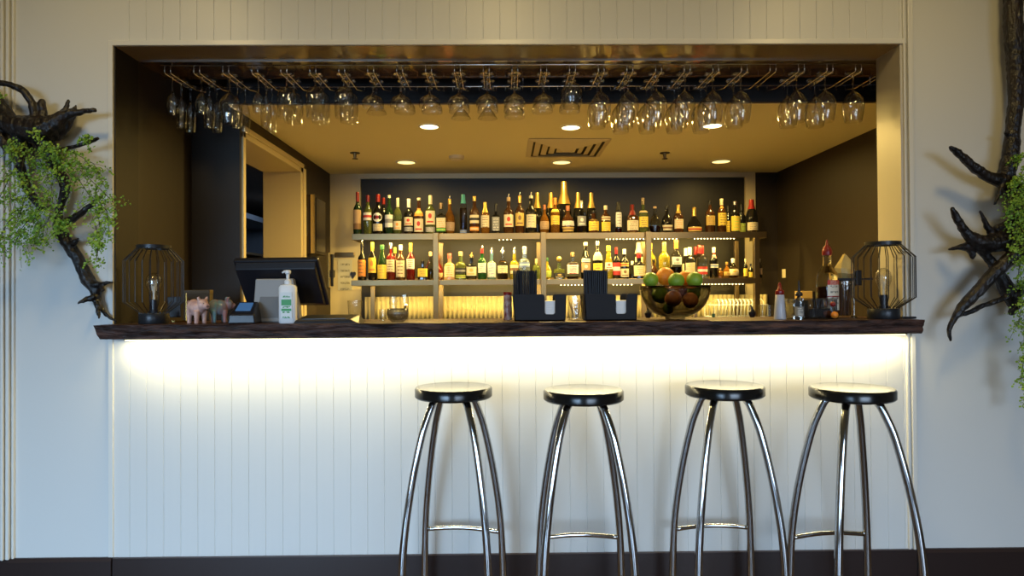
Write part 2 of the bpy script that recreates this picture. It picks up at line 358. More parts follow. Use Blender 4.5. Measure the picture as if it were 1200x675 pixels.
# doorway in the left wall: cream lining, near and far casings, deep reveal
def zx(a): return a
b = MB()
b.box(IXL-.25, IXL+.012, YD0, YD0+.035, 0, ZD); b.box(IXL-.25, IXL+.012, YD1-.09, YD1, 0, ZD); b.box(IXL-.25, IXL+.012, YD0, YD1, ZD-.06, ZD)
b.box(IXL+.012, IXL+.022, YD1-.05, YD1, 0, ZD); b.box(IXL+.012, IXL+.022, YD0, YD1, ZD-.03, ZD)
struct(b.build('door_1_casing', M['cream'], bevel=.003))
XB = IXL-1.55                                                                         # store room beyond the doorway
sbox('wall_store_left', M['brownpaint'], XB-.1, XB, .3, IYB+2.6, 0, ZC+.1)
sbox('wall_store_back', M['brownpaint'], XB, IXL-.25, IYB+2.5, IYB+2.6, 0, ZC+.1)
sbox('wall_store_front', M['brownpaint'], XB, XL-.2, .3, .4, 0, ZC+.1)
sbox('ceiling_store', M['brownpaint'], XB-.1, IXL-.25, YD0-.02, IYB+2.6, 2.12, 2.2)
sbox('floor_bar', mat('pale_bounce_floor', (.50,.44,.34), .4, bump=(4,.05,(1,1,1))), XL, IXR, TH, IYB, 0, .006)  # unseen floor, made pale to bounce light up to the ceiling

# ------------------------------------------------------------------ dining side: the bar top
def slab():
    n = 150; x0, x1 = at(108,386,-.12).x, at(1084.5,382,-.12).x
    prof_z = [(0, 0), (.014, -.1), (.028, -.35), (.042, -.65), (.05, -.85), (.055, -1.0)]
    vs = []; fs = []; r = random.Random(3)
    from mathutils import noise
    rows = []
    ny = 9
    for i in range(n+1):
        x = x0+(x1-x0)*i/n
        ring = []
        for j in range(ny):
            t = j/(ny-1)
            d = noise.noise(Vector((x*5, t*3, 0)))*.010+noise.noise(Vector((x*22, t*7, 5)))*.005
            inset = .016*t if i > 2 else .016*t
            y = -.118+inset+d
            z = CT-CTH*t+(noise.noise(Vector((x*9, 3, t)))*.0022)
            xx = x+(.02*t if i == 0 else 0)+(-.004*t if i == n else 0)
            ring.append((xx, y, z))
        ring.append((x, -.001, CT-CTH)); ring.append((x, -.001, CT))
        rows.append(ring)
    k = len(rows[0])
    for rg in rows: vs += rg
    for i in range(n):
        for j in range(k): a = i*k+j; bb = i*k+(j+1) % k; fs.append((a, bb, bb+k, a+k))
    fs += [tuple(range(k)), tuple(n*k+j for j in range(k))[::-1]]
    m = MB().add(vs, fs); m.box(XL+.005, XR-.001, -.001, .42, CT-CTH, CT-.0015); return m
o = slab().build('bar_top', M['wood'], smooth=True); o.name = 'bar_counter'; tag(o, 'long dark live-edge timber bar top spanning the serving opening', 'bar counter')
# warm LED strip under the front overhang
u = thing('led_strip', 'glowing warm LED strip under the overhang of the dark bar top', 'light strip', (0, -.05, CT-CTH-.004))
sx0, sx1 = at(146, 400, -.05).x, at(1062, 395, -.05).x
MB().box(sx0, sx1, -.008, .008, -.002, .003).build('channel', M['steel'], u)
MB().box(sx0+.005, sx1-.005, -.004, .004, -.005, -.002).build('diffuser', mat('lit_strip', (1,.9,.6), .5, emit=(1,.84,.42), es=7), u)
area('led_strip_light', ((sx0+sx1)/2, -.05, CT-CTH-.012), ((sx0+sx1)/2, -.02, 0), sx1-sx0, .012, 18, (1, .84, .46))

# ------------------------------------------------------------------ bar stools
def stool(label):
    t = thing('bar_stool', label, 'stool', group='black and chrome stools in front of the bar')
    H = .8683
    b = MB(); b.lathe([(.128,H-.042),(.142,H-.042),(.1485,H-.036),(.1485,H-.008),(.144,H-.001),(.135,H)], 56); b.build('seat', M['seatblack'], t, smooth=True)
    b = MB(); b.lathe([(.10,H-.050),(.10,H-.0425)], 32); b.build('mounting_plate', M['blackmetal'], t, smooth=True)
    ctrl = [(.015,.230),(.1,.2294),(.3,.2190),(.5,.1881),(.7,.1395),(.78,.108),(.82,.088),(.826,.080)]
    zs = [c[0] for c in ctrl]
    def rr(z):
        for i in range(len(ctrl)-1):
            if z <= ctrl[i+1][0]:
                p0 = ctrl[max(i-1,0)]; p1 = ctrl[i]; p2 = ctrl[i+1]; p3 = ctrl[min(i+2,len(ctrl)-1)]
                m1 = (p2[1]-p0[1])/(p2[0]-p0[0]) if p2[0] != p0[0] else 0; m2 = (p3[1]-p1[1])/(p3[0]-p1[0])
                h = p2[0]-p1[0]; s = (z-p1[0])/h
                return (2*s**3-3*s*s+1)*p1[1]+(s**3-2*s*s+s)*h*m1+(-2*s**3+3*s*s)*p2[1]+(s**3-s*s)*h*m2
        return ctrl[-1][1]
    for k in range(4):
        a = math.radians(45+90*k); N = 36
        pts = [(rr(z)*math.cos(a), rr(z)*math.sin(a), z) for z in [.012+(.826-.012)*i/N for i in range(N+1)]]
        lg = MB().tube(pts, .0145, 14).build('leg', M['chrome'], t, smooth='all')
        MB().lathe([(.017,0),(.018,.006),(.016,.02)], 14, (rr(.02)*math.cos(a), rr(.02)*math.sin(a), 0)).build('rubber_foot', M['plastic'], lg, smooth=True)
    z = .262; R_ = rr(z); a0, a1 = math.radians(45), math.radians(135)
    p0 = Vector((R_*math.cos(a0), R_*math.sin(a0), z)); p1 = Vector((R_*math.cos(a1), R_*math.sin(a1), z))
    pts = [p0.lerp(p1, i/12)+Vector((0, .012*math.sin(PI*i/12), .008*math.sin(PI*i/12))) for i in range(13)]
    MB().tube(pts, .0095, 12).build('footrest', M['chrome'], t, smooth='all')
    return t
ST = [(-.1976,-.2778,-.1494,'leftmost black round-seated bar stool with chrome legs'), (.2906,-.3764,-.0067,'second bar stool from the left, its back legs hidden behind the front ones'),
      (.8458,-.285,.0384,'third bar stool from the left, in front of the fruit bowl'), (1.2884,-.384,.099,'rightmost black and chrome bar stool, one leg splayed far right')]
s0 = stool(ST[0][3]); s0.location = (ST[0][0], ST[0][1], 0); s0.rotation_euler = (0,0,ST[0][2])
for x, y, a, l in ST[1:]: dup(s0, (x, y, 0), a, l)

# ------------------------------------------------------------------ driftwood sculptures and ferns on the wall
def driftwood(label, strands, Y0, seed):
    r = random.Random(seed); b = MB()
    for st, dy0, dy1 in strands:
        # resample with a smooth curve and jittered radius
        P = []
        for i in range(len(st)-1):
            p0 = st[max(i-1,0)]; p1 = st[i]; p2 = st[i+1]; p3 = st[min(i+2,len(st)-1)]
            for s in [k/5 for k in range(5)]+([1] if i == len(st)-2 else []):
                q = [.5*((2*p1[c])+(-p0[c]+p2[c])*s+(2*p0[c]-5*p1[c]+4*p2[c]-p3[c])*s*s+(-p0[c]+3*p1[c]-3*p2[c]+p3[c])*s**3) for c in range(3)]
                P.append((q[0], q[1], max(q[2], .8), (i+s)/(len(st)-1)))
        pts = []; rs = []
        for x, y, ra, t in P:
            Y = Y0+dy0+(dy1-dy0)*t; pts.append(at(x+r.uniform(-.5,.5), y+r.uniform(-.5,.5), Y)); rs.append(ra/sc(Y)*r.uniform(.95,1.05)*.88)
        b.tube(pts, rs, 9)
        b.ball(pts[0], rs[0]*.98, 8, 6); b.ball(pts[-1], rs[-1]*.98, 8, 6)
    o = b.build('driftwood_sculpture', M['drift'], smooth=False)
    md = o.modifiers.new('fuse', 'REMESH'); md.mode = 'VOXEL'; md.voxel_size = .0045; md.use_smooth_shade = True
    tx = bpy.data.textures.new('bark', 'CLOUDS'); tx.noise_scale = .022
    dm = o.modifiers.new('knots', 'DISPLACE'); dm.texture = tx; dm.strength = .005; dm.mid_level = .5
    return tag(o, label, 'wall sculpture')
LS = [([(-6,96,4),(10,99,4),(25,105,5),(36,118,5),(41,134,6),(45,150,7)],-.03,0),
      ([(49,119,4.5),(50,130,5),(50,150,9)],0,0),
      ([(-14,128,12),(0,136,13),(14,146,14),(35,151,17),(52,152,17),(66,143,12),(80,134,7),(95,131,4),(111,129,3)],0,-.03),
      ([(-10,108,8),(2,125,9),(12,140,9)],0,0),
      ([(70,140,8),(77,128,4),(80,118,2)],0,0), ([(86,130,4),(89,124,1.5)],-.02,-.02),
      ([(82,135,8),(76,150,6),(68,161,3)],0,0), ([(60,150,12),(66,158,8)],0,0),
      ([(70,176,3),(90,171,2.8),(104,167,2.6),(115,162,2.4)],-.02,-.05),
      ([(25,155,12),(21,175,8),(25,200,6),(33,222,6),(48,243,5)],0,.02),
      ([(-8,140,12),(0,160,8),(12,175,7),(22,180,7)],0,0), ([(34,172,5),(28,180,4)],0,0),
      ([(50,158,13),(57,178,10),(68,200,8),(75,213,7),(76,224,6),(71,240,5),(68,258,6),(70,272,7)],0,.03),
      ([(68,265,7),(78,284,8),(92,305,8),(103,328,8.5),(112,338,8),(114,352,5),(122,366,3),(130,373,2),(138,377,1)],.03,.05),
      ([(68,266,5),(82,258,5),(97,248,4),(112,236,3),(120,229,2)],.02,-.03),
      ([(82,287,5),(87,284,4),(92,280,1.5)],.03,.0), ([(105,333,6),(118,333,3.5),(125,331,2.5),(132,331,1.5)],.03,0),
      ([(119,334,3),(121,340,2.5)],.02,0), ([(111,348,5),(101,351,3.5),(92,355,1.8)],.03,-.01), ([(113,354,4),(115,365,3),(116,373,1.5)],.03,0)]
driftwood('dark root wall sculpture with ferns, left of the serving opening', LS, -.07, 1)
RS = [([(1187,-40,12),(1187,0,12),(1188,50,12),(1191,105,10),(1187,150,9),(1184,185,11),(1180,205,11),(1186,222,13),(1205,228,14)],0,0),
      ([(1114,173,2.5),(1122,179,5),(1140,195,6.5),(1158,207,7.5),(1176,212,11)],-.06,0), ([(1183,160,4),(1178,155,2)],0,-.02),
      ([(1176,216,5),(1171,228,3),(1165,240,1.5)],-.02,-.03),
      ([(1116,244,2.5),(1120,254,5),(1130,270,6),(1142,281,9),(1160,285,12),(1180,282,14),(1200,285,15),(1222,280,15)],-.07,0),
      ([(1149,248,2),(1154,260,3.5),(1161,272,5),(1168,282,6)],-.05,0), ([(1112,292,1.5),(1124,290,4),(1138,288,8),(1150,288,9)],-.03,0),
      ([(1138,290,7),(1140,302,3)],-.02,-.02), ([(1146,288,7),(1158,302,6),(1168,316,7),(1180,340,10),(1189,358,7),(1186,366,5)],-.02,.02),
      ([(1196,292,10),(1176,310,9),(1160,325,8.5),(1142,345,8),(1127,360,6.5),(1116,377,4),(1112,389,3),(1114,399,2)],-.05,-.03),
      ([(1119,371,3),(1136,366,3.5),(1155,357,3.5),(1176,350,4),(1192,344,5),(1215,332,5)],-.03,0),
      ([(1168,268,5),(1185,262,8),(1205,250,9)],0,0), ([(1200,228,14),(1206,260,14),(1206,300,14)],0,0), ([(1182,345,8),(1196,355,6)],0,0)]
driftwood('dark root wall sculpture with a thick upright stem, right of the serving opening', RS, -.09, 2)

def fern(label, fronds, seed, Ybase, leaf_r, dens):
    r = random.Random(seed); st = MB(); lf = MB()
    x0, y0 = fronds[0][0][0][0], fronds[0][0][0][1]
    def leaf(p):
        R_ = leaf_r*r.uniform(.65, 1.25); n = Vector((r.gauss(0,.6), -1, r.gauss(0,.7))).normalized()
        a = n.orthogonal().normalized(); c = n.cross(a); ph = r.uniform(0, 6)
        pts = [p+(a*math.cos(ph+k*PI/3)*R_+c*math.sin(ph+k*PI/3)*R_*.8) for k in range(6)]
        lf.add([q for q in pts]+[p+n*R_*.25], [(i, (i+1) % 6, 6) for i in range(6)])
    for fr, spread_, nb in fronds:
        P = []
        for i in range(len(fr)-1):
            for k in range(6): s = k/6; P.append([fr[i][c]+(fr[i+1][c]-fr[i][c])*s for c in range(3)])
        P.append(list(fr[-1])); pts = [at(x, y, Ybase+dy) for x, y, dy in P]
        st.tube(pts, [.0016]*len(pts), 5)
        for b_ in range(nb):
            i = r.randrange(1, len(pts)); p = pts[i]; L_ = spread_/270*r.uniform(.3, 1)
            a = r.uniform(0, 2*PI); d = Vector((math.cos(a), r.uniform(-.5, .35), math.sin(a)*.75-.25)); m = 6
            q = [p+d*L_*(k/m)+Vector((0,0,-.5*L_*(k/m)**2)) for k in range(m+1)]
            for e in q: e.y = min(e.y, -.012)
            st.tube(q, .0007, 4)
            for k in range(1, m+1):
                for _ in range(dens):
                    e = q[k]+Vector((r.gauss(0,.007), r.gauss(0,.007), r.gauss(0,.007))); e.y = min(e.y, -.012); leaf(e)
    t = thing('maidenhair_fern', label, 'fern', at(x0, y0, Ybase))
    inv = -t.location
    for mb, nm, mm in ((st, 'stem', M['stem']), (lf, 'foliage', M['leaf'])):
        mb.v = [tuple(Vector(v)+inv) for v in mb.v]; mb.build(nm, mm, t, smooth='all' if nm == 'foliage' else False, fix=False)
    return t
FL = [([(45,168,0),(70,185,-.04),(95,200,-.06),(118,222,-.06),(136,240,-.05)],30,34),
      ([(45,168,0),(85,178,-.05),(110,192,-.07),(120,215,-.07)],26,26),
      ([(50,180,0),(92,210,-.04),(112,240,-.05),(118,270,-.05),(114,298,-.04)],20,30),
      ([(110,230,-.05),(126,248,-.05),(128,272,-.05)],16,16), ([(112,262,-.05),(115,285,-.05),(113,304,-.05)],14,16),
      ([(30,165,0),(20,190,-.05),(8,215,-.06),(-5,240,-.05)],30,34), ([(30,165,0),(35,200,-.06),(30,230,-.07),(20,262,-.06)],32,34),
      ([(45,185,-.04),(60,215,-.06),(62,240,-.07),(55,262,-.07)],28,30), ([(60,240,-.05),(40,250,-.08),(25,268,-.08),(18,285,-.06)],24,30),
      ([(30,240,-.05),(8,262,-.07),(-4,290,-.06)],22,26), ([(62,248,-.06),(75,262,-.08),(62,274,-.08)],14,18), ([(45,255,-.06),(42,280,-.07),(38,292,-.06)],16,12),
      ([(20,160,-.05),(8,170,-.06),(14,178,-.06)],12,8), ([(58,168,-.05),(68,176,-.06),(52,172,-.06)],12,12), ([(95,165,-.05),(103,158,-.06),(104,172,-.06)],9,9),
      ([(48,170,-.05),(42,150,-.07),(38,160,-.07)],10,5), ([(-4,118,-.06),(2,112,-.06),(-2,106,-.06)],7,4)]
fern('bright green fern spilling over the left wall sculpture', FL, 5, -.10, .0052, 2)
FR = [([(1204,190,0),(1196,205,-.03),(1186,220,-.04),(1184,238,-.05)],14,26), ([(1204,200,0),(1194,230,-.05),(1190,262,-.05),(1186,290,-.05)],14,34),
      ([(1206,220,0),(1200,260,-.05),(1196,300,-.05),(1192,335,-.05)],15,40), ([(1208,230,0),(1204,300,-.05),(1198,350,-.05),(1193,385,-.05)],14,36),
      ([(1210,240,0),(1208,340,-.05),(1202,400,-.05),(1196,452,-.05)],12,30), ([(1206,300,0),(1200,380,-.05),(1201,440,-.05),(1202,475,-.04)],8,18),
      ([(1206,190,0),(1200,182,-.04),(1190,186,-.04)],12,14), ([(1212,200,0),(1214,300,-.04),(1216,420,-.04)],16,30), ([(1204,240,0),(1182,245,-.05),(1184,262,-.05)],8,9)]
fern('trailing green fern hanging down the right edge over the right wall sculpture', FR, 8, -.12, .0050, 2)

# ------------------------------------------------------------------ ceiling fittings of the bar room
for i, (px, py, br) in enumerate(DOWN):
    p = atZ(px, py, ZC)
    names = ['front left', 'front middle', 'front right, behind the wine glasses', 'rear left', 'rear middle', 'rear right']
    t = thing('downlight', 'round recessed ceiling downlight, %s%s' % (names[i], '' if br else ', dimmer amber'), 'ceiling light', (p.x, p.y, ZC), group='recessed downlights in the bar ceiling')
    r_ = .078 if not br else .062
    MB().lathe([(r_*.82,-.001),(r_*.84,-.006),(r_,-.004),(r_,-.0005)], 32, cap=False).build('trim_ring', M['trimpaint'], t, smooth=True)
    MB().lathe([(.0,-.0025),(r_*.83,-.0025),(r_*.83,-.0008)], 32).build('lens', M['lampdisc' if br else 'lampdisc_dim'], t)
p = (atZ(619,163,ZC)+atZ(716,163,ZC))/2; y0 = atZ(667,162,ZC).y; y1 = atZ(667,183,ZC).y
wv = (atZ(716,163,ZC)-atZ(619,163,ZC)).x; dv = y1-y0
t = thing('air_vent', 'square cream ceiling air diffuser with stepped louvres', 'air vent', (p.x, (y0+y1)/2, ZC))
for k in range(5):
    f = 1-k*.19; q = wv/2*math.sqrt(2)*f; h = -.003-k*.003; ww = .034*math.sqrt(2)
    MB().lathe([(q,h),(q-ww,h-.010),(q-ww,h-.012),(q+.001,h-.002),(q,h)], 4, sy=abs(dv)/wv, cap=False).build('louvre', M['cream'], t)
MB().lathe([(wv/2*math.sqrt(2)*.12,-.024),(wv/2*math.sqrt(2)*.17,-.016)], 4, sy=abs(dv)/wv).build('louvre', M['cream'], t)
MB().box(-wv/2*.98, wv/2*.98, -abs(dv)/2*.98, abs(dv)/2*.98, -.002, -.0005).build('backing', M['blackpaint'], t)
p = atZ(535, 183, ZC)
t = thing('smoke_detector', 'small round ceiling smoke detector, left of the air diffuser', 'smoke detector', (p.x, p.y, ZC))
MB().lathe([(.030,-.034),(.040,-.028),(.052,-.02),(.055,0)], 28).build('housing', M['cream'], t, smooth=True)
MB().lathe([(.041,-.0275),(.0415,-.0265),(.047,-.0235)], 28, cap=False).build('sensor_slots', M['brownpaint'], t)
for px, py, l in ((416,181,'left'), (779,181,'right')):
    p = atZ(px, py-2, ZC)
    t = thing('fire_sprinkler', 'small pendent fire sprinkler in the ceiling, the %s one' % l, 'sprinkler', (p.x, p.y, ZC), group='ceiling sprinklers')
    MB().lathe([(.034,-.004),(.034,0)], 20).build('escutcheon', M['brownpaint'], t)
    MB().lathe([(.009,-.04),(.011,-.004)], 12).build('body', M['steel'], t)
    MB().lathe([(.020,-.044),(.020,-.041)], 16).build('deflector', M['brownpaint'], t)

# ------------------------------------------------------------------ hanging glass rack
RZ = at(600, 83.5, .20).z; RAILZ = at(600, 74.5, .20).z; Yf = .215; Yr = .515
lx0 = at(194.5, 80, .20).x; pitch = (at(1008,80,.20).x-lx0)/24
rack = thing('glass_rack', 'long chrome wire rack hanging stemmed glasses under the lintel', 'glass rack', (0, Yf, RAILZ))
def loc_(p): return Vector(p)-rack.location
NL = 27
xe0, xe1 = lx0-.03, min(lx0+pitch*(NL-1)+.05, IXR-.02)
MB().tube([loc_((xe0,Yf,RAILZ)), loc_((xe1,Yf,RAILZ))], .003, 8).build('front_rail', M['wire'], rack, smooth='all')
MB().tube([loc_((xe0,Yr,RAILZ-.008)), loc_((xe1,Yr,RAILZ-.008))], .003, 8).build('rear_rail', M['wire'], rack, smooth='all')
for i in range(NL):
    b = MB(); x = lx0+pitch*i
    for s in (-1, 1):
        xx = x+s*.0135
        b.tube([loc_(q) for q in ((xx,Yf,RAILZ),(xx,Yf,RZ+.004),(xx,Yf+.006,RZ),(xx,Yr-.045,RZ),(xx+s*.030,Yr-.002,RZ+.002),(xx+s*.030,Yr,RAILZ-.008))], .0022, 6)
    b.build('hanger_wire', M['wire'], rack, smooth='all')
for x in (xe0+.05, .1, xe1-.1):       # stays up to the board
    MB().tube([loc_((x,Yf,RAILZ)), loc_((x,Yf,ZT+.004))], .003, 8).build('stay', M['wire'], rack)
    MB().tube([loc_((x,Yr,RAILZ-.008)), loc_((x,Yr,ZT+.06))], .003, 8).build('stay', M['wire'], rack)

def stem_glass(kind):
    """upside-down profiles: z=0 is the underside of the foot, at the top; bowl opens downward"""
    P = {'wine': (.037,.078,[(.004,0),(.012,.008),(.030,.024),(.043,.046),(.048,.072),(.046,.105),(.040,.138),(.037,.150)]),
         'balloon': (.038,.030,[(.005,0),(.016,.006),(.034,.022),(.047,.045),(.052,.068),(.050,.092),(.044,.115),(.040,.128)]),
         'coupe': (.034,.085,[(.004,0),(.012,.010),(.026,.018),(.041,.027),(.0485,.040),(.0500,.056),(.0495,.066)]),
         'martini': (.034,.088,[(.003,0),(.014,.016),(.030,.036),(.043,.056),(.0495,.066)]),
         'flute': (.030,.075,[(.003,0),(.011,.012),(.020,.035),(.0245,.065),(.025,.10),(.023,.132),(.0215,.148)]),
         'cordial': (.029,.080,[(.003,0),(.012,.010),(.022,.028),(.027,.052),(.026,.080),(.023,.098)]),
         'goblet': (.034,.055,[(.006,0),(.022,.005),(.037,.018),(.043,.045),(.044,.085),(.042,.125),(.040,.146)])}[kind]
    fr, sl, bowl = P; t = .0013
    foot = MB().lathe([(0,-.0075),(.006,-.0065),(fr*.6,-.0032),(fr,-.0018),(fr,0),(0,0)], 28)
    stem = MB().lathe([(bowl[0][0]*.9,-sl-.002),(.0034,-sl+.012),(.0032,-sl*.5),(.0034,-.016),(.007,-.0064)], 12)
    bw = MB().lathe([(r, -sl-z) for r, z in bowl], 32, cap=False); return [('foot', foot, fr), ('stem', stem, 0), ('bowl', bw, 0)]
    prof = [(0,-sl-.004)]+[(r-t if r > .005 else .0, -sl-z-.003) for r, z in bowl[1:-1]]+[(bowl[-1][0]-t*.6, -sl-bowl[-1][1]), (bowl[-1][0], -sl-bowl[-1][1])]+[(r, -sl-z) for r, z in bowl[-2::-1]]+[(0,-sl)]
    bw = MB().lathe(prof, 28, cap=False)
    return [('foot', foot, fr), ('stem', stem, 0), ('bowl', bw, 0)]
KN = {'wine': ('wine_glass','large wine glass','wine glass'), 'balloon': ('balloon_glass','wide short-stemmed balloon glass','glass'), 'coupe': ('coupe_glass','shallow coupe glass','cocktail glass'),
      'martini': ('martini_glass','cone-shaped martini glass','cocktail glass'), 'flute': ('champagne_flute','narrow champagne flute','champagne flute'), 'cordial': ('cordial_glass','small tulip glass','glass'), 'goblet': ('beer_goblet','tall stemmed beer goblet','glass')}
LN = [['cordial','flute','flute'],['cordial','flute','flute'],['wine','flute','flute'],['cordial','flute','flute'],['goblet','goblet'],['goblet','goblet'],['goblet','goblet'],
      ['coupe','martini'],['coupe','coupe'],['coupe','coupe'],['coupe','coupe','martini'],['coupe','coupe','martini'],['coupe','coupe','coupe'],['coupe','coupe'],['balloon','coupe'],['wine','wine'],
      ['wine','wine','wine'],['wine','wine','wine'],['wine','wine','wine'],['wine','wine','wine'],['wine','wine'],[],['wine','wine'],['wine','wine'],['wine'],[]]
ORD = ['first','second','third','fourth','fifth','sixth','seventh','eighth','ninth','tenth','eleventh','twelfth','thirteenth','fourteenth','fifteenth','sixteenth','seventeenth','eighteenth','nineteenth','twentieth','twenty-first','twenty-second','twenty-third','twenty-fourth','twenty-fifth','twenty-sixth']
proto = {}
for i, lane in enumerate(LN):
    for j, kd in enumerate(lane):
        nm, ds, ct = KN[kd]
        step = .102 if kd in ('coupe','martini','wine','balloon') else .088
        y = Yf+.050+j*step; pos = (lx0+pitch*i+rnd.uniform(-.003,.003), y, RZ+.0022+.0045)
        where = ('nearest' if j == 0 else ('middle' if (j == 1 and len(lane) == 3) else 'rearmost')) if len(lane) > 1 else 'only'
        lab = '%s hanging in the %s rack slot from the left, %s glass there' % (ds, ORD[i], where)
        if kd not in proto:
            t = thing(nm, lab, ct, pos, 0, 'glasses hanging in the rack'); proto[kd] = t
            for pn, mb, _ in stem_glass(kd): mb.build(pn, M['thin'] if pn == 'bowl' else M['glass'], t, smooth='all')
        else: dup(proto[kd], pos, rnd.uniform(0, 6), lab)

# ------------------------------------------------------------------ back bar: shelving
YS0, YS1 = 2.17, 2.52
def shelf_z(py, Y=YS0): return at(650, py, Y).z
ZU, ZU0 = shelf_z(272.8), shelf_z(280); ZL, ZL0 = shelf_z(327), shelf_z(333.5)
ux0, ux1 = at(413,275,YS0).x, at(898,275,YS0).x; lx0_, lx1_ = at(412,330,YS0).x, at(892,330,YS0).x
def shelf(name, x0, x1, z1, z0, lab):
    t = thing(name, lab, 'shelf', ((x0+x1)/2, (YS0+YS1)/2, z1)); hx = (x1-x0)/2; hy = (YS1-YS0)/2; th = z1-z0
    MB().box(-hx,hx,-hy,hy,-.004,0).build('shelf_plate', M['steel'], t)
    MB().box(-hx,hx,-hy-.004,-hy,-th,0).build('front_lip', M['steel'], t, bevel=.0015)
    MB().box(-hx,hx,hy,hy+.004,-.004,.02).build('back_lip', M['steel'], t)
    MB().box(-hx-.003,-hx,-hy,hy,-th,0).build('side_lip', M['steel'], t); MB().box(hx,hx+.003,-hy,hy,-th,0).build('side_lip', M['steel'], t)
    return t
shelf('wall_shelf', ux0, ux1, ZU, ZU0, 'upper stainless steel bottle shelf of the back bar')
shelf('wall_shelf', lx0_, lx1_, ZL, ZL0, 'lower stainless steel bottle shelf of the back bar')
BZ = 1.02                                                                              # back counter height
t = thing('back_counter', 'stainless steel work counter below the bottle shelves', 'counter', (.3, 2.25, 0))
MB().box(-1.66, 1.9, -.30, .36, BZ-.04, BZ).build('worktop', M['steel'], t, bevel=.002)
MB().box(-1.60, 1.86, -.26, .36, .1, BZ-.04).build('cabinet', M['steel'], t); MB().box(-1.60, 1.86, -.2, .36, 0, .1).build('plinth', M['blackpaint'], t)
fr = thing('shelf_frame', 'square steel posts carrying the two bottle shelves', 'shelf frame', (.3, YS0, BZ))
def post(px, Y, ztop, wpx=6.2, zb=BZ):
    x = at(px, 330, Y).x-fr.location.x; h = wpx/sc(Y)/2; y = Y-YS0
    MB().box(x-h, x+h, y-h, y+h, zb-BZ, ztop-BZ).build('post', M['steel'], fr, bevel=.002)
for px in (511, 637, 760): post(px, YS0-.026, ZU+.002)
post(886.5, YS0+.02, ZU0)
for px, zt in ((517,ZU0),(631.5,ZU0),(754,ZU0),(863,ZU0),(437,ZL0)): post(px, YS1-.03, zt, 5)
# LED strips under both shelves
def led(px0, px1, z, Y, lab):
    x0, x1 = at(px0,280,Y).x, at(px1,280,Y).x
    t = thing('led_strip', lab, 'light strip', ((x0+x1)/2, Y, z), group='LED strips under the bottle shelves'); h = (x1-x0)/2
    MB().box(-h,h,-.004,.004,-.002,0).build('tape', M['steel'], t)
    b = MB(); n = max(2, int((x1-x0)/.0245))
    for k in range(n):
        x = -h+(k+.5)*2*h/n; b.lathe([(.0034,-.0060),(.0042,-.002)], 8, (x,0,0))
    d = b.build('diodes', M['leddot'], t); d['kind'] = 'stuff'
for a, c, w_ in ((583,601,'short, left of the second post'),(709,756,'left of the third post'),(765,795,'right of the third post'),(812,862,'near the right post')):
    led(a, c, ZU0-.0005, YS0+.004, 'lit LED strip along the edge of the upper shelf, '+w_)
for a, c, w_ in ((655,684,'between the napkin holders'),(716,742,'left of the fruit bowl'),(820,872,'right of the fruit bowl')):
    led(a, c, ZL0-.0005, YS0+.004, 'lit LED strip along the edge of the lower shelf, '+w_)
for a, c in ((424,506),(520,628),(642,755),(765,880)):
    x0, x1 = at(a,280,YS0).x, at(c,280,YS0).x
    for zz_, e_ in ((ZU,17),(ZL,12)):
        area('led_strip_light', ((x0+x1)/2, YS0+.03, zz_-.012), ((x0+x1)/2, YS0+.16, zz_-.5), x1-x0, .015, e_*(x1-x0), (1, .70, .18))
# corrugated splashback
sx0_, sx1_ = at(428,360,2.60).x, at(900,360,2.60).x; zs1 = at(650,346.5,2.60).z
n = int((sx1_-sx0_)/.006); vs = []; fs = []
for i in range(n+1):
    x = sx0_+(sx1_-sx0_)*i/n; y = 2.600+.009*math.sin(2*PI*x/.036); vs += [(x,y,BZ),(x,y,zs1)]
for i in range(n): fs.append((2*i,2*i+2,2*i+3,2*i+1))
o = MB().add(vs, fs).build('corrugated_splashback', M['splash'], smooth='all', fix=False); sm = o.modifiers.new('thick','SOLIDIFY'); sm.thickness = .002
tag(o, 'cream corrugated splashback sheet behind the back counter', 'splashback')

# ------------------------------------------------------------------ bottles
PROF = {'std': [(.9,0),(1,.02),(1,.56),(.93,.62),(.72,.67),(.42,.72),(.34,.76),(.32,1)],
        'wine': [(.92,0),(1,.02),(1,.55),(.88,.63),(.55,.70),(.36,.75),(.34,1)],
        'champ': [(.94,0),(1,.03),(1,.42),(.94,.52),(.74,.64),(.50,.75),(.38,.84),(.36,1)],
        'slim': [(.95,0),(1,.02),(1,.60),(.85,.70),(.60,.82),(.48,.9),(.46,1)],
        'square': [(.93,0),(1,.02),(1,.56),(.94,.60),(.60,.64),(.34,.67),(.32,1)],
        'round': [(.6,0),(.86,.06),(1,.22),(1,.34),(.86,.50),(.55,.62),(.30,.70),(.27,1)],
        'onion': [(.85,0),(1,.10),(.95,.24),(.72,.42),(.40,.56),(.26,.66),(.22,1)],
        'shoulder': [(.92,0),(1,.02),(1,.50),(.9,.58),(.60,.63),(.36,.66),(.33,1)],
        'galliano': [(.75,0),(.8,.02),(.98,.30),(.85,.5),(.6,.66),(.44,.8),(.40,1)]}
def prof_r(prof, f):
    for (r0, z0), (r1, z1) in zip(prof, prof[1:]):
        if f <= z1: return r0+(r1-r0)*((f-z0)/(z1-z0) if z1 > z0 else 0)
    return prof[-1][0]
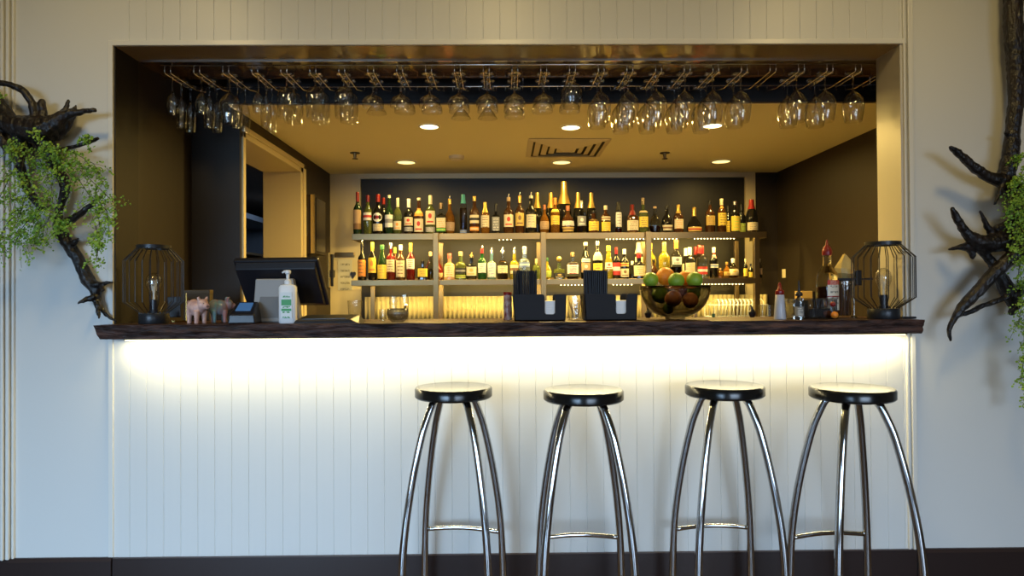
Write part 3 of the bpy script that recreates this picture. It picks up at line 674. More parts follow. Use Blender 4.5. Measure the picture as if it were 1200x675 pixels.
def bottle(px, top, wpx, Y, zb, kind, glass, cap, capf, labels, label, liquid=None, pour=None, nm='liquor_bottle', cat='bottle', grp=None):
    """labels: (f0,f1,material) along the height; cap covers the top capf of the height"""
    p = at(px, 0.5*(top+at_py(zb, Y, px)), Y); s = sc(Y); H = at(px, top, Y).z-zb; R_ = wpx/s/2; prof = PROF[kind]; sq = 5 if kind == 'square' else 0
    if sq: R_ *= .93
    t = thing(nm, label, cat, (p.x, Y, zb), 0, grp)
    hb = H*(1-(.10 if pour else .012))
    pts = [(r*R_, z*hb) for r, z in prof]
    body = MB().lathe(pts, 24, sq=sq, sy=.72 if kind in ('onion',) else 1); body.build('body', G[glass], t, smooth=True)
    if liquid:
        lq, lf = liquid; lp = [(r*R_*.90, max(z*hb, .004)) for r, z in prof if z < lf]+[(prof_r(prof, lf)*R_*.90, lf*hb)]
        MB().lathe(lp, 20, sq=sq).build('liquid', Q[lq], t, smooth=True)
    if cap:
        rn = [(prof_r(prof, 1-capf)*R_*1.10, hb*(1-capf)), (prof_r(prof, 1-capf*.5)*R_*1.12, hb*(1-capf*.5)), (R_*prof_r(prof, 1)*1.15, hb*1.0), (R_*prof_r(prof, 1)*1.05, hb*1.012)]
        MB().lathe(rn, 16).build('cap', CP[cap], t, smooth=True)
    if pour:
        MB().tube([(0,0,hb*.99),(0,0,hb+(H-hb)*.5),(.004,-.002,H)], [.006,.004,.0028], 8).build('pourer', CP[pour], t, smooth='all')
    for (f0, f1, m) in labels:
        n = 12; N2 = 5; vs = []; fs = []; half = math.radians(62)
        for j in range(N2+1):
            f = f0+(f1-f0)*j/N2; rr = prof_r(prof, f)*R_+.0012
            for i in range(n+1):
                a = -PI/2-half+2*half*i/n; ca, sa = math.cos(a), math.sin(a); k = 1 if not sq else (abs(ca)**sq+abs(sa)**sq)**(-1/sq)
                vs.append((rr*k*ca, rr*k*sa*(.72 if kind == 'onion' else 1)-(.001 if kind == 'onion' else 0), f*hb))
        for j in range(N2):
            for i in range(n): a = j*(n+1)+i; fs.append((a, a+1, a+n+2, a+n+1))
        MB().add(vs, fs).build('label', m, t, smooth='all', fix=False)
    return t
def at_py(z, Y, px):
    d = Vector((at(px, 337, Y).x, Y, z))-CAM; return 337.5-F*d.dot(_U)/d.dot(_f)
def disc_label(parent, z, r, R_, m):
    vs = [(0,-R_-.002,z)]+[(r*math.cos(a), -math.sqrt(max(R_*R_-(r*math.cos(a))**2,0))-.002, z+r*math.sin(a)) for a in [2*PI*k/20 for k in range(20)]]
    MB().add(vs, [(0,1+k,1+(k+1)%20) for k in range(20)]).build('round_label', m, parent, fix=False)
YF, YB = YS0+.062, YS0+.20      # front and back row
UG, LG = 'bottles on the upper shelf', 'bottles on the lower shelf'
L_ = LM
U = [ # px, top, w, row, kind, glass, cap, capf, labels, liquid, pour, text
 (419,225,10,0,'wine','dgreen','red',.22,[(.12,.58,L_('tan','brown','low'))],None,None,'green vermouth bottle with red cap and tan label, leftmost on the upper shelf'),
 (431,229,10.5,0,'wine','olive','wine',.16,[(.36,.56,L_('white','red','band'))],None,None,'olive bottle with a small white and red label, second on the upper shelf'),
 (443,228,12,0,'wine','black','red',.18,[(.08,.26,L_('cream','brown'))],None,None,'black vermouth bottle with round white label and red cap'),
 (449.5,232,10,1,'wine','black','red',.16,[],None,None,'dark bottle with red cap standing behind the round-label bottle'),
 (456,229,10,0,'wine','dgreen','cream',.06,[(.18,.50,L_('white','grey','band'))],None,None,'dark green bottle with pale cap beside the black vermouth bottle'),
 (466,232,9.5,0,'wine','olive','cream',.24,[(.12,.36,L_('cream','orange','emblem'))],None,None,'slim olive bottle with cream neck and small orange-marked label'),
 (479,233,11,0,'std','black','white',.24,[(.24,.48,L_('cream','red','emblem')),(.08,.20,L_('grey','white'))],None,None,'black bottle with white neck and red-printed cream label'),
 (491,232,11.5,0,'shoulder','brown','cream',.06,[(.06,.42,L_('cream','red','emblem')),(.50,.72,L_('orange','gold','band'))],None,None,'dark brown bottle with orange neck label and white cap'),
 (504.5,229,12,0,'std','olive','cream',.22,[(.24,.60,L_('cream','red','emblem')),(.05,.18,L_('grey','white'))],None,None,'olive bottle with long cream neck and large cream label'),
 (517,238,11.5,0,'square','clear','cork',.18,[(.20,.52,L_('cream','orange')),(.08,.19,L_('green','lime','band'))],('gold',.5),None,'short bottle with cream label above a green band'),
 (527,229,13,.35,'round','amber','gold',.14,[(.10,.34,L_('tan','brown'))],None,'silver','round amber decanter bottle with silver pourer'),
 (543,228,8.5,0,'slim','clear','teal',.22,[(.02,.10,L_('blue','grey','band'))],('amber',.66),None,'tall slender amber bottle with teal cap'),
 (556,230,11.5,0,'std','brown','gold',.12,[(.28,.50,L_('cream','black','band')),(.08,.18,L_('orange','cream','band'))],None,None,'brown whisky bottle with cream label over an orange strip'),
 (568.5,237,10.5,0,'std','amber','gold',.32,[(.20,.58,L_('cream','brown'))],None,None,'whisky bottle with gold neck and cream label, left of the black square one'),
 (581,239,9.5,0,'square','black','black',.24,[(.10,.56,L_('grey','white'))],None,None,'square black whisky bottle with grey label'),
 (596,227,12,0,'std','brown','cork',.10,[(.18,.52,L_('cream','red','emblem'))],None,'silver','brown bottle with silver pourer and cream label with red seal'),
 (609,225,11,0,'std','brown','gold',.18,[(.20,.54,L_('gold','brown','emblem'))],None,'silver','dark bottle with silver pourer and gold label'),
 (622.3,225,12.5,0,'std','black','cream',.06,[(.15,.50,L_('cream','grey'))],None,'silver','wide dark bottle with silver pourer and plain cream label'),
 (629.5,226,12,1,'champ','black','gold',.36,[],None,None,'dark champagne bottle with gold foil, left of the copper-capped flask'),
 (638,240,11.5,0,'round','amber','copper',.16,[(.14,.42,L_('tan','brown'))],None,None,'small rounded amber flask with copper cap'),
 (645.5,226,12,1,'champ','black','gold',.36,[],None,None,'dark champagne bottle with gold foil, left of the tallest bottle'),
 (650.5,232,11,0,'std','amber','orange',.18,[(.24,.50,L_('yellow','brown')),(.60,.68,L_('yellow','gold','band'))],None,None,'amber bottle with orange cap and square yellow label'),
 (661,213,17,1,'champ','black','gold',.42,[],None,None,'tallest champagne bottle, gold foiled magnum in the middle of the upper shelf'),
 (665.5,241,15.5,0,'round','brown','copper',.18,[(.06,.22,L_('gold','brown','band')),(.26,.44,L_('white','brown'))],None,None,'broad cognac flask with gold label below the magnum'),
 (677.5,226,12,1,'champ','black','gold',.36,[],None,None,'dark champagne bottle with gold foil, right of the tallest bottle'),
 (681.5,235,11,0,'std','clear','silver',.22,[(.22,.52,L_('grey','white','emblem'))],('amber',.22),None,'clear bottle with silver neck and grey label, nearly empty'),
 (693,226,12,1,'champ','black','gold',.36,[],None,None,'dark champagne bottle with gold foil, rightmost of the foiled ones'),
 (695.5,247,13,0,'shoulder','brown','black',.1,[(.10,.60,L_('yellow','brown'))],None,None,'short wide bottle with large yellow label in front of a foiled bottle'),
 (709.8,241,11.5,0,'std','brown','cream',.14,[(.06,.40,L_('yellow','brown')),(.46,.60,L_('cream','brown','band'))],None,None,'dark bottle with cream cap and yellow label, left of the white-sleeved one'),
 (724.8,237,7.5,0,'slim','clear','black',.26,[(.20,.68,L_('white','grey'))],('red',.16),None,'narrow bottle with black cap and tall white sleeve'),
 (741,240,14,0,'square','brown','red',.36,[(.08,.44,L_('cream','brown'))],None,None,'squat square bottle with long red neck and cream label'),
 (753.6,232,11,0,'square','olive','cork',.18,[(.16,.46,L_('yellow','brown')),(.58,.64,L_('cream','gold','band'))],None,None,'square bottle with cork stopper and yellow-green label'),
 (767.5,242,13,0,'round','clear','cork',.06,[],('red',.26),None,'round clear decanter with a little red liquid, no label'),
 (781.5,241,13,0,'round','black','black',.12,[(.08,.28,L_('cream','brown','band'))],None,None,'black round-bodied bottle with a low cream label'),
 (795,240,11.5,0,'std','brown','gold',.30,[(.14,.48,L_('cream','orange'))],None,None,'brown bottle with golden neck foil and cream label'),
 (813.5,243,18,0,'onion','black','gold',.34,[(.04,.22,L_('gold','red','band'))],None,None,'black bell-shaped liqueur bottle with gold neck'),
 (832,235,11.5,0,'std','brown','black',.12,[(.22,.52,L_('gold','brown'))],None,None,'dark bottle with square gold label, right of the bell-shaped one'),
 (845.7,233,11,0,'std','brown','cream',.18,[(.20,.58,L_('yellow','brown')),(.72,.8,L_('orange','gold','band'))],None,None,'bottle with cream cap and tall yellow label'),
 (853.5,241,10,1,'wine','black','black',.2,[(.02,.46,L_('yellow','brown'))],None,None,'dark bottle half hidden between the two yellow-labelled bottles'),
 (861.3,236,11.5,0,'wine','black','silver',.10,[(.04,.52,L_('yellow','lime'))],None,None,'black wine bottle with large pale yellow label'),
 (869,240,10,1,'wine','black','black',.2,[(.02,.36,L_('lime','brown'))],None,None,'black bottle behind and right of the large yellow label'),
 (880.8,234,14,0,'champ','black','red',.28,[(.05,.30,L_('cream','brown'))],None,None,'burgundy-shaped dark bottle with red foil, rightmost on the upper shelf')]
for px, top, w_, row, kd, gl, cp, cf, lb, lq, pr, tx in U:
    Y = YF+(YB-YF)*row
    t = bottle(px, top, w_, Y, ZU, kd, gl, cp, cf, lb, tx, lq, pr, grp=UG)
    if 'round white label and red cap' in tx: disc_label(t, .42*(at(px,top,Y).z-ZU), .034, w_/sc(Y)/2, CP['white']); disc_label(t, .42*(at(px,top,Y).z-ZU), .013, w_/sc(Y)/2+.001, CP['red'])
LB = [
 (424.3,281,10,0,'wine','black','black',.10,[(.10,.56,L_('orange','brown'))],None,'silver','dark bottle with tall orange label, leftmost on the lower shelf'),
 (436.5,284,10,0,'wine','black','yellow',.22,[(.20,.60,L_('yellow','orange','emblem'))],None,None,'dark bottle with yellow cap and yellow label'),
 (448,287,11.5,0,'champ','dgreen','green',.12,[(.04,.44,L_('yellow','gold'))],None,None,'green champagne-shaped bottle with broad yellow label'),
 (458,285,10.5,0,'std','red','silver',.14,[(.22,.56,L_('cream','brown'))],None,None,'red aperitif bottle with cream label, silver cap'),
 (463,290,9,1,'std','brown','yellow',.16,[],None,None,'bottle with yellow cap tucked behind the red aperitif bottle'),
 (469.5,287,11,0,'std','brown','white',.14,[(.08,.56,L_('cream','brown'))],None,None,'brown bottle with white cap and large cream label'),
 (481.3,285,10,0,'std','red','yellow',.22,[(.30,.58,L_('white','brown'))],None,None,'red liqueur bottle with tall yellow cap'),
 (495.5,305,12,0,'square','black','black',.18,[(.16,.58,L_('yellow','brown'))],None,None,'short square black bottle with yellow label'),
 (504.5,295,12,.45,'round','clear','cork',.14,[],('gold',.4),None,'clear round decanter just left of the first shelf post'),
 (513.5,299,12,1.3,'round','red','copper',.10,[(.12,.3,L_('tan','brown'))],None,None,'round red bottle behind the first shelf post'),
 (526.8,297,13,0,'shoulder','peach','pink',.18,[(.10,.52,L_('cream','orange'))],None,None,'peach-coloured bottle with pink cap'),
 (539.8,295,13,0,'shoulder','olive','cork',.14,[(.22,.42,L_('black','grey','band')),(.06,.16,L_('lime','brown','band'))],None,None,'green-gold bottle with cork stopper and black band'),
 (552.5,296,12.5,0,'square','black','gold',.10,[(.16,.52,L_('cream','gold','emblem'))],None,'gold','black square bottle with diamond-shaped cream label'),
 (565,288,10,0,'std','green','red',.14,[(.22,.54,L_('white','grey'))],None,'silver','bright green gin bottle with white label and red seal'),
 (576.2,290,10.5,0,'shoulder','pale','silver',.1,[(.08,.58,L_('white','blue'))],None,'silver','pale turquoise gin bottle with silver pourer'),
 (589,290,12.5,0,'shoulder','clear','silver',.1,[(.22,.48,L_('cream','brown'))],('orange',.20),'silver','clear bottle with cream label and a little orange liquid'),
 (602.7,290,10.5,0,'shoulder','yellow','silver',.1,[(.20,.5,L_('cream','brown','band'))],None,'silver','pale yellow bottle with silver pourer, left of the blue vodka'),
 (614.6,289,13,0,'shoulder','blue','silver',.22,[(.38,.52,L_('blue','white','band'))],None,None,'pale blue vodka bottle with silver cap above the straw holder'),
 (628.5,303,9,1,'std','olive','cork',.2,[],None,None,'small olive bottle just left of the second shelf post'),
 (641,302,11,0,'round','yellow','green',.16,[(.1,.4,L_('lime','yellow'))],None,None,'small lime yellow bottle just right of the second shelf post'),
 (655.3,308,13.5,0,'square','olive',None,.1,[(.08,.38,L_('black','gold','emblem'))],None,None,'squat square tequila bottle with ball stopper'),
 (671,296,14,0,'square','clear','brown' if 0 else 'cork',.14,[(.20,.62,L_('white','red'))],('amber',.10),None,'square clear bottle with large white label'),
 (686.3,284,11.5,0,'champ','black','cream',.08,[(.18,.44,L_('tan','white','emblem')),(.46,.56,L_('white','cream','band'))],None,None,'black cream-liqueur bottle with round picture label'),
 (700.2,283,12,0,'wine','black','silver',.10,[(.06,.42,L_('yellow','brown')),(.5,.72,L_('cream','grey'))],None,None,'dark bottle with cream neck label and yellow body label'),
 (713.2,288,10.5,0,'galliano','yellow','yellow',.14,[(.30,.50,L_('white','red','emblem'))],None,None,'yellow tapering liqueur bottle with small white label'),
 (722.3,290,9.5,0,'std','black','red',.20,[(.12,.52,L_('red','white','band'))],None,None,'dark bottle with red cap and red and white label'),
 (731.7,292,10.5,0,'std','black','white',.16,[(.06,.34,L_('cream','brown','emblem')),(.42,.54,L_('gold','red','band'))],None,None,'dark bottle with white cap and low cream label'),
 (741,306,8,1,'std','clear','white',.2,[],('gold',.3),None,'small clear bottle between the white-capped and red-capped bottles'),
 (748.5,284,9.5,1,'slim','clear','cream',.3,[(.1,.6,L_('cream','brown'))],None,None,'tall pale bottle rising behind the squat red-capped bottle'),
 (748.7,296,14.5,0,'shoulder','black','red',.20,[(.10,.50,L_('cream','orange'))],None,None,'squat black bottle with red cap and cream label'),
 (762.5,285,12,1,'std','yellow','gold',.16,[],None,None,'yellow bottle behind the third shelf post'),
 (766,304,11,0,'round','brown','black',.12,[],None,None,'round brown bottle at the foot of the third shelf post'),
 (778.5,284,13,0,'std','yellow','gold',.24,[],None,None,'tall golden bottle right of the third shelf post, unlabelled'),
 (792.5,281,12.5,0,'std','clear','orange',.22,[(.36,.56,L_('white','grey','emblem'))],('dark',.30),None,'clear bottle with orange cap, white seal and dark liquid'),
 (803.5,291,10,1,'std','clear','white',.24,[(.1,.5,L_('cream','brown'))],None,None,'clear rum bottle with white cap, the rear one of the pair'),
 (808.3,290,12.5,0,'std','clear','white',.24,[(.16,.5,L_('cream','yellow'))],('orange',.14),None,'clear rum bottle with white cap, the front one of the pair'),
 (815,289,10,2,'std','clear','red',.24,[],None,None,'clear vodka bottle with red cap, left one of the red-capped cluster'),
 (819.2,287,10,1,'std','clear','red',.24,[],None,None,'clear vodka bottle with red cap, middle one of the red-capped cluster'),
 (822.5,288,13,0,'std','clear','red',.24,[(.12,.36,L_('red','white','band'))],None,None,'clear vodka bottle with red cap and red label, front of its cluster'),
 (836.5,290,10,0,'std','black','white',.16,[(.34,.46,L_('white','blue','band')),(.68,.82,L_('red','cream','band'))],None,None,'dark liqueur bottle with white cap and pink neck'),
 (844,314,6.5,0,'std','amber','cork',.2,[],None,None,'tiny amber miniature bottle right of the dark liqueur bottle'),
 (851.7,307,9.5,0,'round','amber','gold',.16,[(.14,.4,L_('gold','brown'))],None,None,'small golden flask left of the ornate round bottle'),
 (859,303,13,0,'round','clear','white',.20,[(.14,.46,L_('cream','gold','emblem'))],('amber',.14),None,'ornate round clear bottle with white stopper'),
 (873.6,303,5.5,0,'std','black','cream',.18,[(.1,.5,L_('yellow','gold'))],None,None,'small dark bottle with cream cap and yellow label near the right post'),
 (879.7,309,6,.4,'wine','black','black',.1,[(.06,.42,L_('yellow','brown'))],None,None,'miniature black bottle left of the rightmost post'),
 (890,303,6,0,'wine','black','cream',.18,[(.18,.5,L_('tan','brown'))],None,None,'small dark bottle with cream cap, rightmost on the lower shelf')]
for px, top, w_, row, kd, gl, cp, cf, lb, lq, pr, tx in LB:
    Y = YF+(YB-YF)*row if row < 2 else YB+.085
    t = bottle(px, top, w_, Y, ZL, kd, gl, cp, cf, lb, tx, lq, pr, grp=LG)
    if 'ball stopper' in tx: MB().ball((0,0,(at(px,301,Y).z-ZL)-.016), .020, 14, 10).build('stopper', CP['gold'], t, smooth='all')

# ------------------------------------------------------------------ things on the bar top
def onbar(px, Y): return (at(px, 370, Y).x, Y, CT)
def cage_lamp(px, Y, top_py, wpx, lab, rz):
    x, y, z = onbar(px, Y); s = sc(Y); H = at(px, top_py, Y).z-CT; R_ = wpx/s/2
    t = thing('cage_lamp', lab, 'lamp', (x,y,z), rz, 'wire cage lamps on the bar top')
    rt = R_*.56; rb = R_*.50; zb = .045; z1 = H*.28; z2 = H*.80; zt = H-.012
    MB().lathe([(rb*1.0,0),(rb*1.04,.004),(rb*1.04,zb-.004),(rb,zb)], 36).build('base', M['blackmetal'], t, smooth=True)
    b = MB(); b.lathe([(rt-.004,zt-.004),(rt+.003,zt-.004),(rt+.003,zt+.012),(rt-.004,zt+.012),(rt-.004,zt-.004)], 36, cap=False); b.build('top_ring', M['blackmetal'], t, smooth=True)
    n = 24
    for k in range(n):
        a = 2*PI*k/n; c, s_ = math.cos(a), math.sin(a)
        MB().tube([(rb*c,rb*s_,zb-.006),(rb*c*1.0,rb*s_*1.0,zb+.004),(R_*c,R_*s_,z1),(R_*c,R_*s_,z2),(rt*c,rt*s_,zt)], .0019, 6).build('cage_wire', M['blackwire'], t)
    MB().lathe([(.020,zb),(.020,zb+.012),(.017,zb+.014),(.017,zb+.058)], 20).build('lamp_socket', M['plastic'], t, smooth=True)
    z0 = zb+.055
    bl = MB().lathe([(.013,z0),(.014,z0+.012),(.022,z0+.035),(.031,z0+.062),(.0325,z0+.080),(.029,z0+.098),(.019,z0+.111),(.006,z0+.117),(0,z0+.1175)], 24).build('bulb', M['bulb'], t, smooth='all')
    b = MB(); b.lathe([(.005,z0+.002),(.004,z0+.03),(.006,z0+.035),(.003,z0+.06)], 8)
    for k in range(5):
        a = 2*PI*k/5; b.tube([(.004*math.cos(a),.004*math.sin(a),z0+.035),(.012*math.cos(a),.012*math.sin(a),z0+.088),(.009*math.cos(a+.6),.009*math.sin(a+.6),z0+.040)], .0011, 4)
    b.build('filament', M['filament'], bl)
    return t
cage_lamp(180.5, .02, 287.5, 63, 'black wire cage lamp with clear bulb, left end of the bar top', .1)
cage_lamp(1035.5, -.015, 283.5, 67, 'black wire cage lamp with clear bulb, right end of the bar top', .17)

# piggy figurines
def pig(px, Y, hpx, lab, m, rz, w_=1.0):
    x, y, z = onbar(px, Y); k = hpx/sc(Y)/.106
    t = thing('pig_figurine', lab, 'figurine', (x,y,z), rz, 'ceramic pigs on the bar top'); t.scale = (k*w_, k, k)
    b = MB()
    b.ball((0,0,.062), .034, 18, 12, 1.25, .95, .95); b.ball((-.020,0,.064), .032, 16, 10, 1, .95, 1)
    b.ball((.040,0,.074), .024, 16, 10, 1, .95, .95); b.tube([(.056,0,.070),(.072,0,.066)], [.014,.0105], 12)
    for sx in (-.026, .022):
        for sy in (-.018, .018): b.tube([(sx,sy,.05),(sx,sy,.02),(sx,sy,.0)], [.014,.010,.0095], 10)
    for sy in (-1, 1): b.tube([(.036,sy*.014,.088),(.036,sy*.021,.101),(.042,sy*.020,.106)], [.009,.006,.002], 8)
    o = b.build('body', m, t); md = o.modifiers.new('fuse','REMESH'); md.mode = 'VOXEL'; md.voxel_size = .0022; md.use_smooth_shade = True
    sm = o.modifiers.new('soft','SMOOTH'); sm.factor = .5; sm.iterations = 4
    MB().tube([(-.050,0,.07),(-.058,.004,.078),(-.060,-.003,.084),(-.056,-.002,.090)], .0022, 6).build('tail', m, t)
    for sy in (-1, 1):
        MB().ball((.0585,sy*.0105,.079), .0026, 8, 6).build('eye', M['plastic'], t); MB().ball((.0735,sy*.004,.0665), .002, 6, 5).build('nostril', M['plastic'], t)
    return t
pig(231, .0, 31.5, 'pale pink ceramic pig figurine facing right towards the camera', M['pig'], -.42, .80)
pig(257, .10, 30, 'teal and red patterned ceramic pig behind the pink one', M['teal'], .55, .85)
x, y, z = onbar(230, .36); b = MB().box(-.062,.062,-.02,.02,0,.145)
t = thing('menu_box', 'upright brown box behind the pink pig', 'box', (x+.01,y,z)); b.build('body', mat('brown_card', (.055,.035,.012), .6), t, bevel=.002); MB().box(-.063,.063,-.021,.021,.128,.146).build('lid', mat('brown_card_lid', (.075,.048,.016), .55), t, bevel=.002)
t = thing('card_stand', 'small black stand beside the left cage lamp', 'stand', onbar(213, .22)); MB().box(-.06,.0,-.012,.012,.02,.115).build('panel', M['plastic'], t, bevel=.003); MB().tube([(.02,0,.0),(.02,0,.13)], .004, 8).build('post', M['lit_metal'], t); MB().box(-.035,.035,-.02,.02,0,.006).build('foot', M['lit_metal'], t)
# card terminal
t = thing('card_terminal', 'small black card payment terminal with a blue lit screen', 'card terminal', onbar(286, -.02), .12)
b = MB(); b.hexa([(-.055,-.05,0),(.058,-.05,0),(.058,.07,0),(-.055,.07,0),(-.050,-.046,.040),(.052,-.046,.040),(.044,.066,.092),(-.044,.066,.092)]); b.build('body', M['plastic'], t, bevel=.006)
MB().hexa([(-.030,-.02,.0535),(.030,-.02,.0535),(.028,.045,.084),(-.028,.045,.084),(-.030,-.0205,.0560),(.030,-.0205,.0560),(.028,.0445,.0865),(-.028,.0445,.0865)]).build('screen', M['screen'], t)
b = MB()
for i in range(4): b.box(-.035+i*.019,-.021+i*.019,-.0475,-.0462,.012,.022)
b.build('keypad', M['grey'], t)
# point of sale terminal seen from behind
x, y, z = onbar(330, .14)
t = thing('till_monitor', 'large black point-of-sale touch monitor on a grey stand, back towards us', 'till', (x, y, z), -.12)
mon = bpy.data.objects.new('monitor', None)
def tilt(mb, a, org):
    ca, sa = math.cos(a), math.sin(a); out = []
    for X, Y_, Z in mb.v:
        dy, dz = Y_-org[1], Z-org[2]; out.append((X, org[1]+dy*ca-dz*sa, org[2]+dy*sa+dz*ca))
    mb.v = out; return mb
org = (0, 0, .17); A = math.radians(34)
Wm, Hm = .193, .122
b = MB(); b.box(-Wm, Wm, .0, .028, .17-Hm, .17+Hm); tilt(b, A, org).build('monitor_case', M['plastic'], t, bevel=.008)
b = MB(); b.hexa([(-Wm+.012,-.022,.17-.095),(Wm-.012,-.022,.17-.095),(Wm-.01,0,.17-.115),(-Wm+.01,0,.17-.115),(-Wm+.012,-.022,.17+.088),(Wm-.012,-.022,.17+.088),(Wm-.01,0,.17+.112),(-Wm+.01,0,.17+.112)])
tilt(b, A, org).build('back_cover', M['plastic'], t, bevel=.004)
b = MB(); b.box(-Wm+.015,Wm-.015,.0283,.0293,.17-Hm+.015,.17+Hm-.015); tilt(b, A, org).build('screen', mat('dark_glass_screen', (.01,.012,.015), .08), t)
b = MB(); b.prism([(-.085,.19),(.085,.19),(.112,.065),(.118,.0),(-.118,.0),(-.095,.065)], -.075, -.045); b.box(-.105,.105,-.05,.12,0,.022)
st_ = b.build('stand', M['grey'], t, bevel=.006)
b = MB(); b.prism([(-.062,.112),(.062,.112),(.082,.02),(-.082,.02)], -.0765, -.0745); b.build('cable_cover', mat('grey_cover', (.16,.15,.14), .5), st_, bevel=.001)
for v in (t,): pass
# sanitiser
s_ = sc(-.03)
t = thing('sanitizer_bottle', 'white hand sanitiser pump bottle with green printed label', 'pump bottle', onbar(337.5, -.03), .05)
MB().lathe([(.9*.0365,0),(.0365,.004),(.0365,.150),(.030,.160),(.018,.163)], 28, sy=.62, sq=3.2).build('body', M['white'], t, smooth=True)
MB().lathe([(.014,.163),(.014,.178),(.010,.182),(.0065,.184),(.0065,.208)], 18).build('pump_collar', M['white'], t, smooth=True)
MB().lathe([(.008,.205),(.0125,.210),(.0125,.220),(.009,.223)], 16).add([], []).build('pump_head', M['white'], t, smooth=True)
MB().tube([(0,0,.216),(-.014,-.004,.217),(-.022,-.006,.211)], [.006,.005,.0035], 8).build('nozzle', M['white'], t, smooth='all')
MB().box(-.0235,.0225,-.0248,-.0236,.022,.130).build('label', M['greenprint'], t)
b = MB(); b.box(-.021,.020,-.0254,-.0249,.052,.062); b.box(-.021,.020,-.0254,-.0249,.075,.100); b.build('label_print', mat('green_print', (.05,.32,.10), .5), t)
# black tray / folder
t = thing('flat_tray', 'low black flat tray lying right of the sanitiser bottle', 'tray', onbar(386, -.015), -.03)
MB().hexa([(-.135,-.06,0),(.14,-.06,0),(.145,.055,0),(-.12,.055,0),(-.125,-.055,.014),(.10,-.055,.016),(.115,.05,.034),(-.115,.05,.032)]).build('body', M['plastic'], t, bevel=.004)
MB().hexa([(-.10,-.045,.016),(.08,-.045,.018),(.09,.04,.0315),(-.09,.04,.0305),(-.10,-.045,.0185),(.08,-.045,.0205),(.09,.04,.034),(-.09,.04,.033)]).build('cover_sheet', M['blackmetal'], t)
def tumbler(px, Y, wpx, hpx, lab, nm='tumbler_glass', taper=.85, cut=0, grp=None, m='thin'):
    s = sc(Y); r = wpx/s/2; h = hpx/s
    b = MB(); b.lathe([(0,.0),(r*taper*.96,0),(r*taper,.003),(r,h)], 24 if not cut else cut, cap=False); b.lathe([(0,.008),(r*taper*.97,.008)], 24 if not cut else cut, cap=False)
    t = thing(nm, lab, 'glass', onbar(px, Y), 0, grp); b.build('body', M[m], t, smooth='all' if not cut else False); return t
tumbler(416, .38, 17, 22, 'clear tumbler standing behind the black tray')
tumbler(448, .12, 8, 14, 'small shot glass left of the dark ice bowl')
t = thing('jigger_bowl', 'small smoked glass bowl right of the black tray', 'bowl', onbar(466, .02))
MB().lathe([(0,0),(.024,0),(.040,.012),(.047,.035),(.044,.058),(.042,.058),(.044,.035),(.037,.015),(0,.006)], 28, cap=False).build('bowl', M['acrylic'], t, smooth='all')
MB().tube([(.03,.0,.05),(.036,-.01,.075)], [.004,.006], 8).build('spoon', M['chrome'], t)
tumbler(461, .20, 9, 28, 'slim shot glass behind the smoked bowl, left one', grp='shot glasses by the smoked bowl')
tumbler(474, .20, 10, 30, 'slim shot glass behind the smoked bowl, right one', grp='shot glasses by the smoked bowl')
t = thing('spice_tin', 'maroon printed tin left of the straw and napkin holders', 'tin', onbar(595, .16)); s_ = sc(.16)
MB().lathe([(.018,0),(.0185,.004),(.0185,.112),(.017,.116)], 20).build('body', M['tin'], t, smooth=True); MB().lathe([(.0195,.112),(.0195,.124),(.018,.126)], 20).build('lid', M['red'], t, smooth=True)
# bar caddies
def caddy(px0, which):
    Y = .04; s = sc(Y); X0 = at(px0, 360, Y).x; W = 63/s; H = at(620,345,Y).z-CT; D = .155
    t = thing('bar_caddy', 'black plastic straw and napkin holder, the %s one' % which, 'napkin holder', (X0, Y, CT), 0, 'black bar caddies')
    tk = .0035; k = .008
    n0, n1, nz = 37.5/s, 49.5/s, .028   # notch
    def Xs(x, z): f = 1-z/H; return x+(k*f if x < W/2 else -k*.6*f)
    def fr_(y): 
        poly = [(Xs(0,0),0),(Xs(W,0),0),(W,H),(n1+.008,H),(n1+.002,H-.005),(n1,H-.014),(n1,nz+.006),(n1-.006,nz),(n0+.006,nz),(n0,nz+.006),(n0,H-.014),(n0-.002,H-.005),(n0-.008,H),(0,H)]
        b_ = MB(); b_.prism(poly, y, y+tk); return b_
    fr_(0).build('front_panel', M['caddy'], t); 
    fr_(D).build('back_panel', M['caddy'], t)
    MB().hexa([(k,0,0),(k+tk,0,0),(k+tk,D,0),(k,D,0),(0,0,H),(tk,0,H),(tk,D,H),(0,D,H)]).build('side_panel', M['caddy'], t)
    MB().hexa([(W-k*.6-tk,0,0),(W-k*.6,0,0),(W-k*.6,D,0),(W-k*.6-tk,D,0),(W-tk,0,H),(W,0,H),(W,D,H),(W-tk,D,H)]).build('side_panel', M['caddy'], t)
    MB().box(k,W-k*.6,0,D,0,.004).build('floor_panel', M['caddy'], t)
    dv = 27.5/s; MB().box(dv,dv+tk,.004,D,.004,H).build('divider', M['caddy'], t)
    # tall inner sleeve round the straws
    nk = MB().box(X0+dv+.012, X0+W-.012, Y+.012, Y+D-.01, CT+.004, CT+H-.029)
    o = nk.build('paper_napkins', M['napkin']); tag(o, 'stack of white paper napkins in the %s napkin holder' % which, 'napkins', 'napkins in the bar caddies')
    # straws
    zt = at(615,317,Y+.03).z-CT-.006; p = None
    for r_ in range(3):
        for c_ in range(12):
            x = X0+.010+c_*(dv-.014)/11.0+rnd.uniform(-.0008,.0008); yy = Y+.014+r_*.02; lean = (c_-5.5)*.0006
            hh = zt+rnd.uniform(-.003,.003)
            if p is None:
                b = MB(); b.tube([(0,0,0),(0,0,zt)], .0037, 8); p = b.build('drinking_straw', M['plastic'], smooth=True)
                tag(p, 'black drinking straw standing in the %s straw holder' % which, 'straw', 'black straws in the %s holder' % which); o = p
            else: o = p.copy(); C.objects.link(o)
            o.location = (x, yy, CT+.004); o.scale = (1,1,hh/zt); o.rotation_euler = (rnd.uniform(-.004,.004), lean*6, 0)
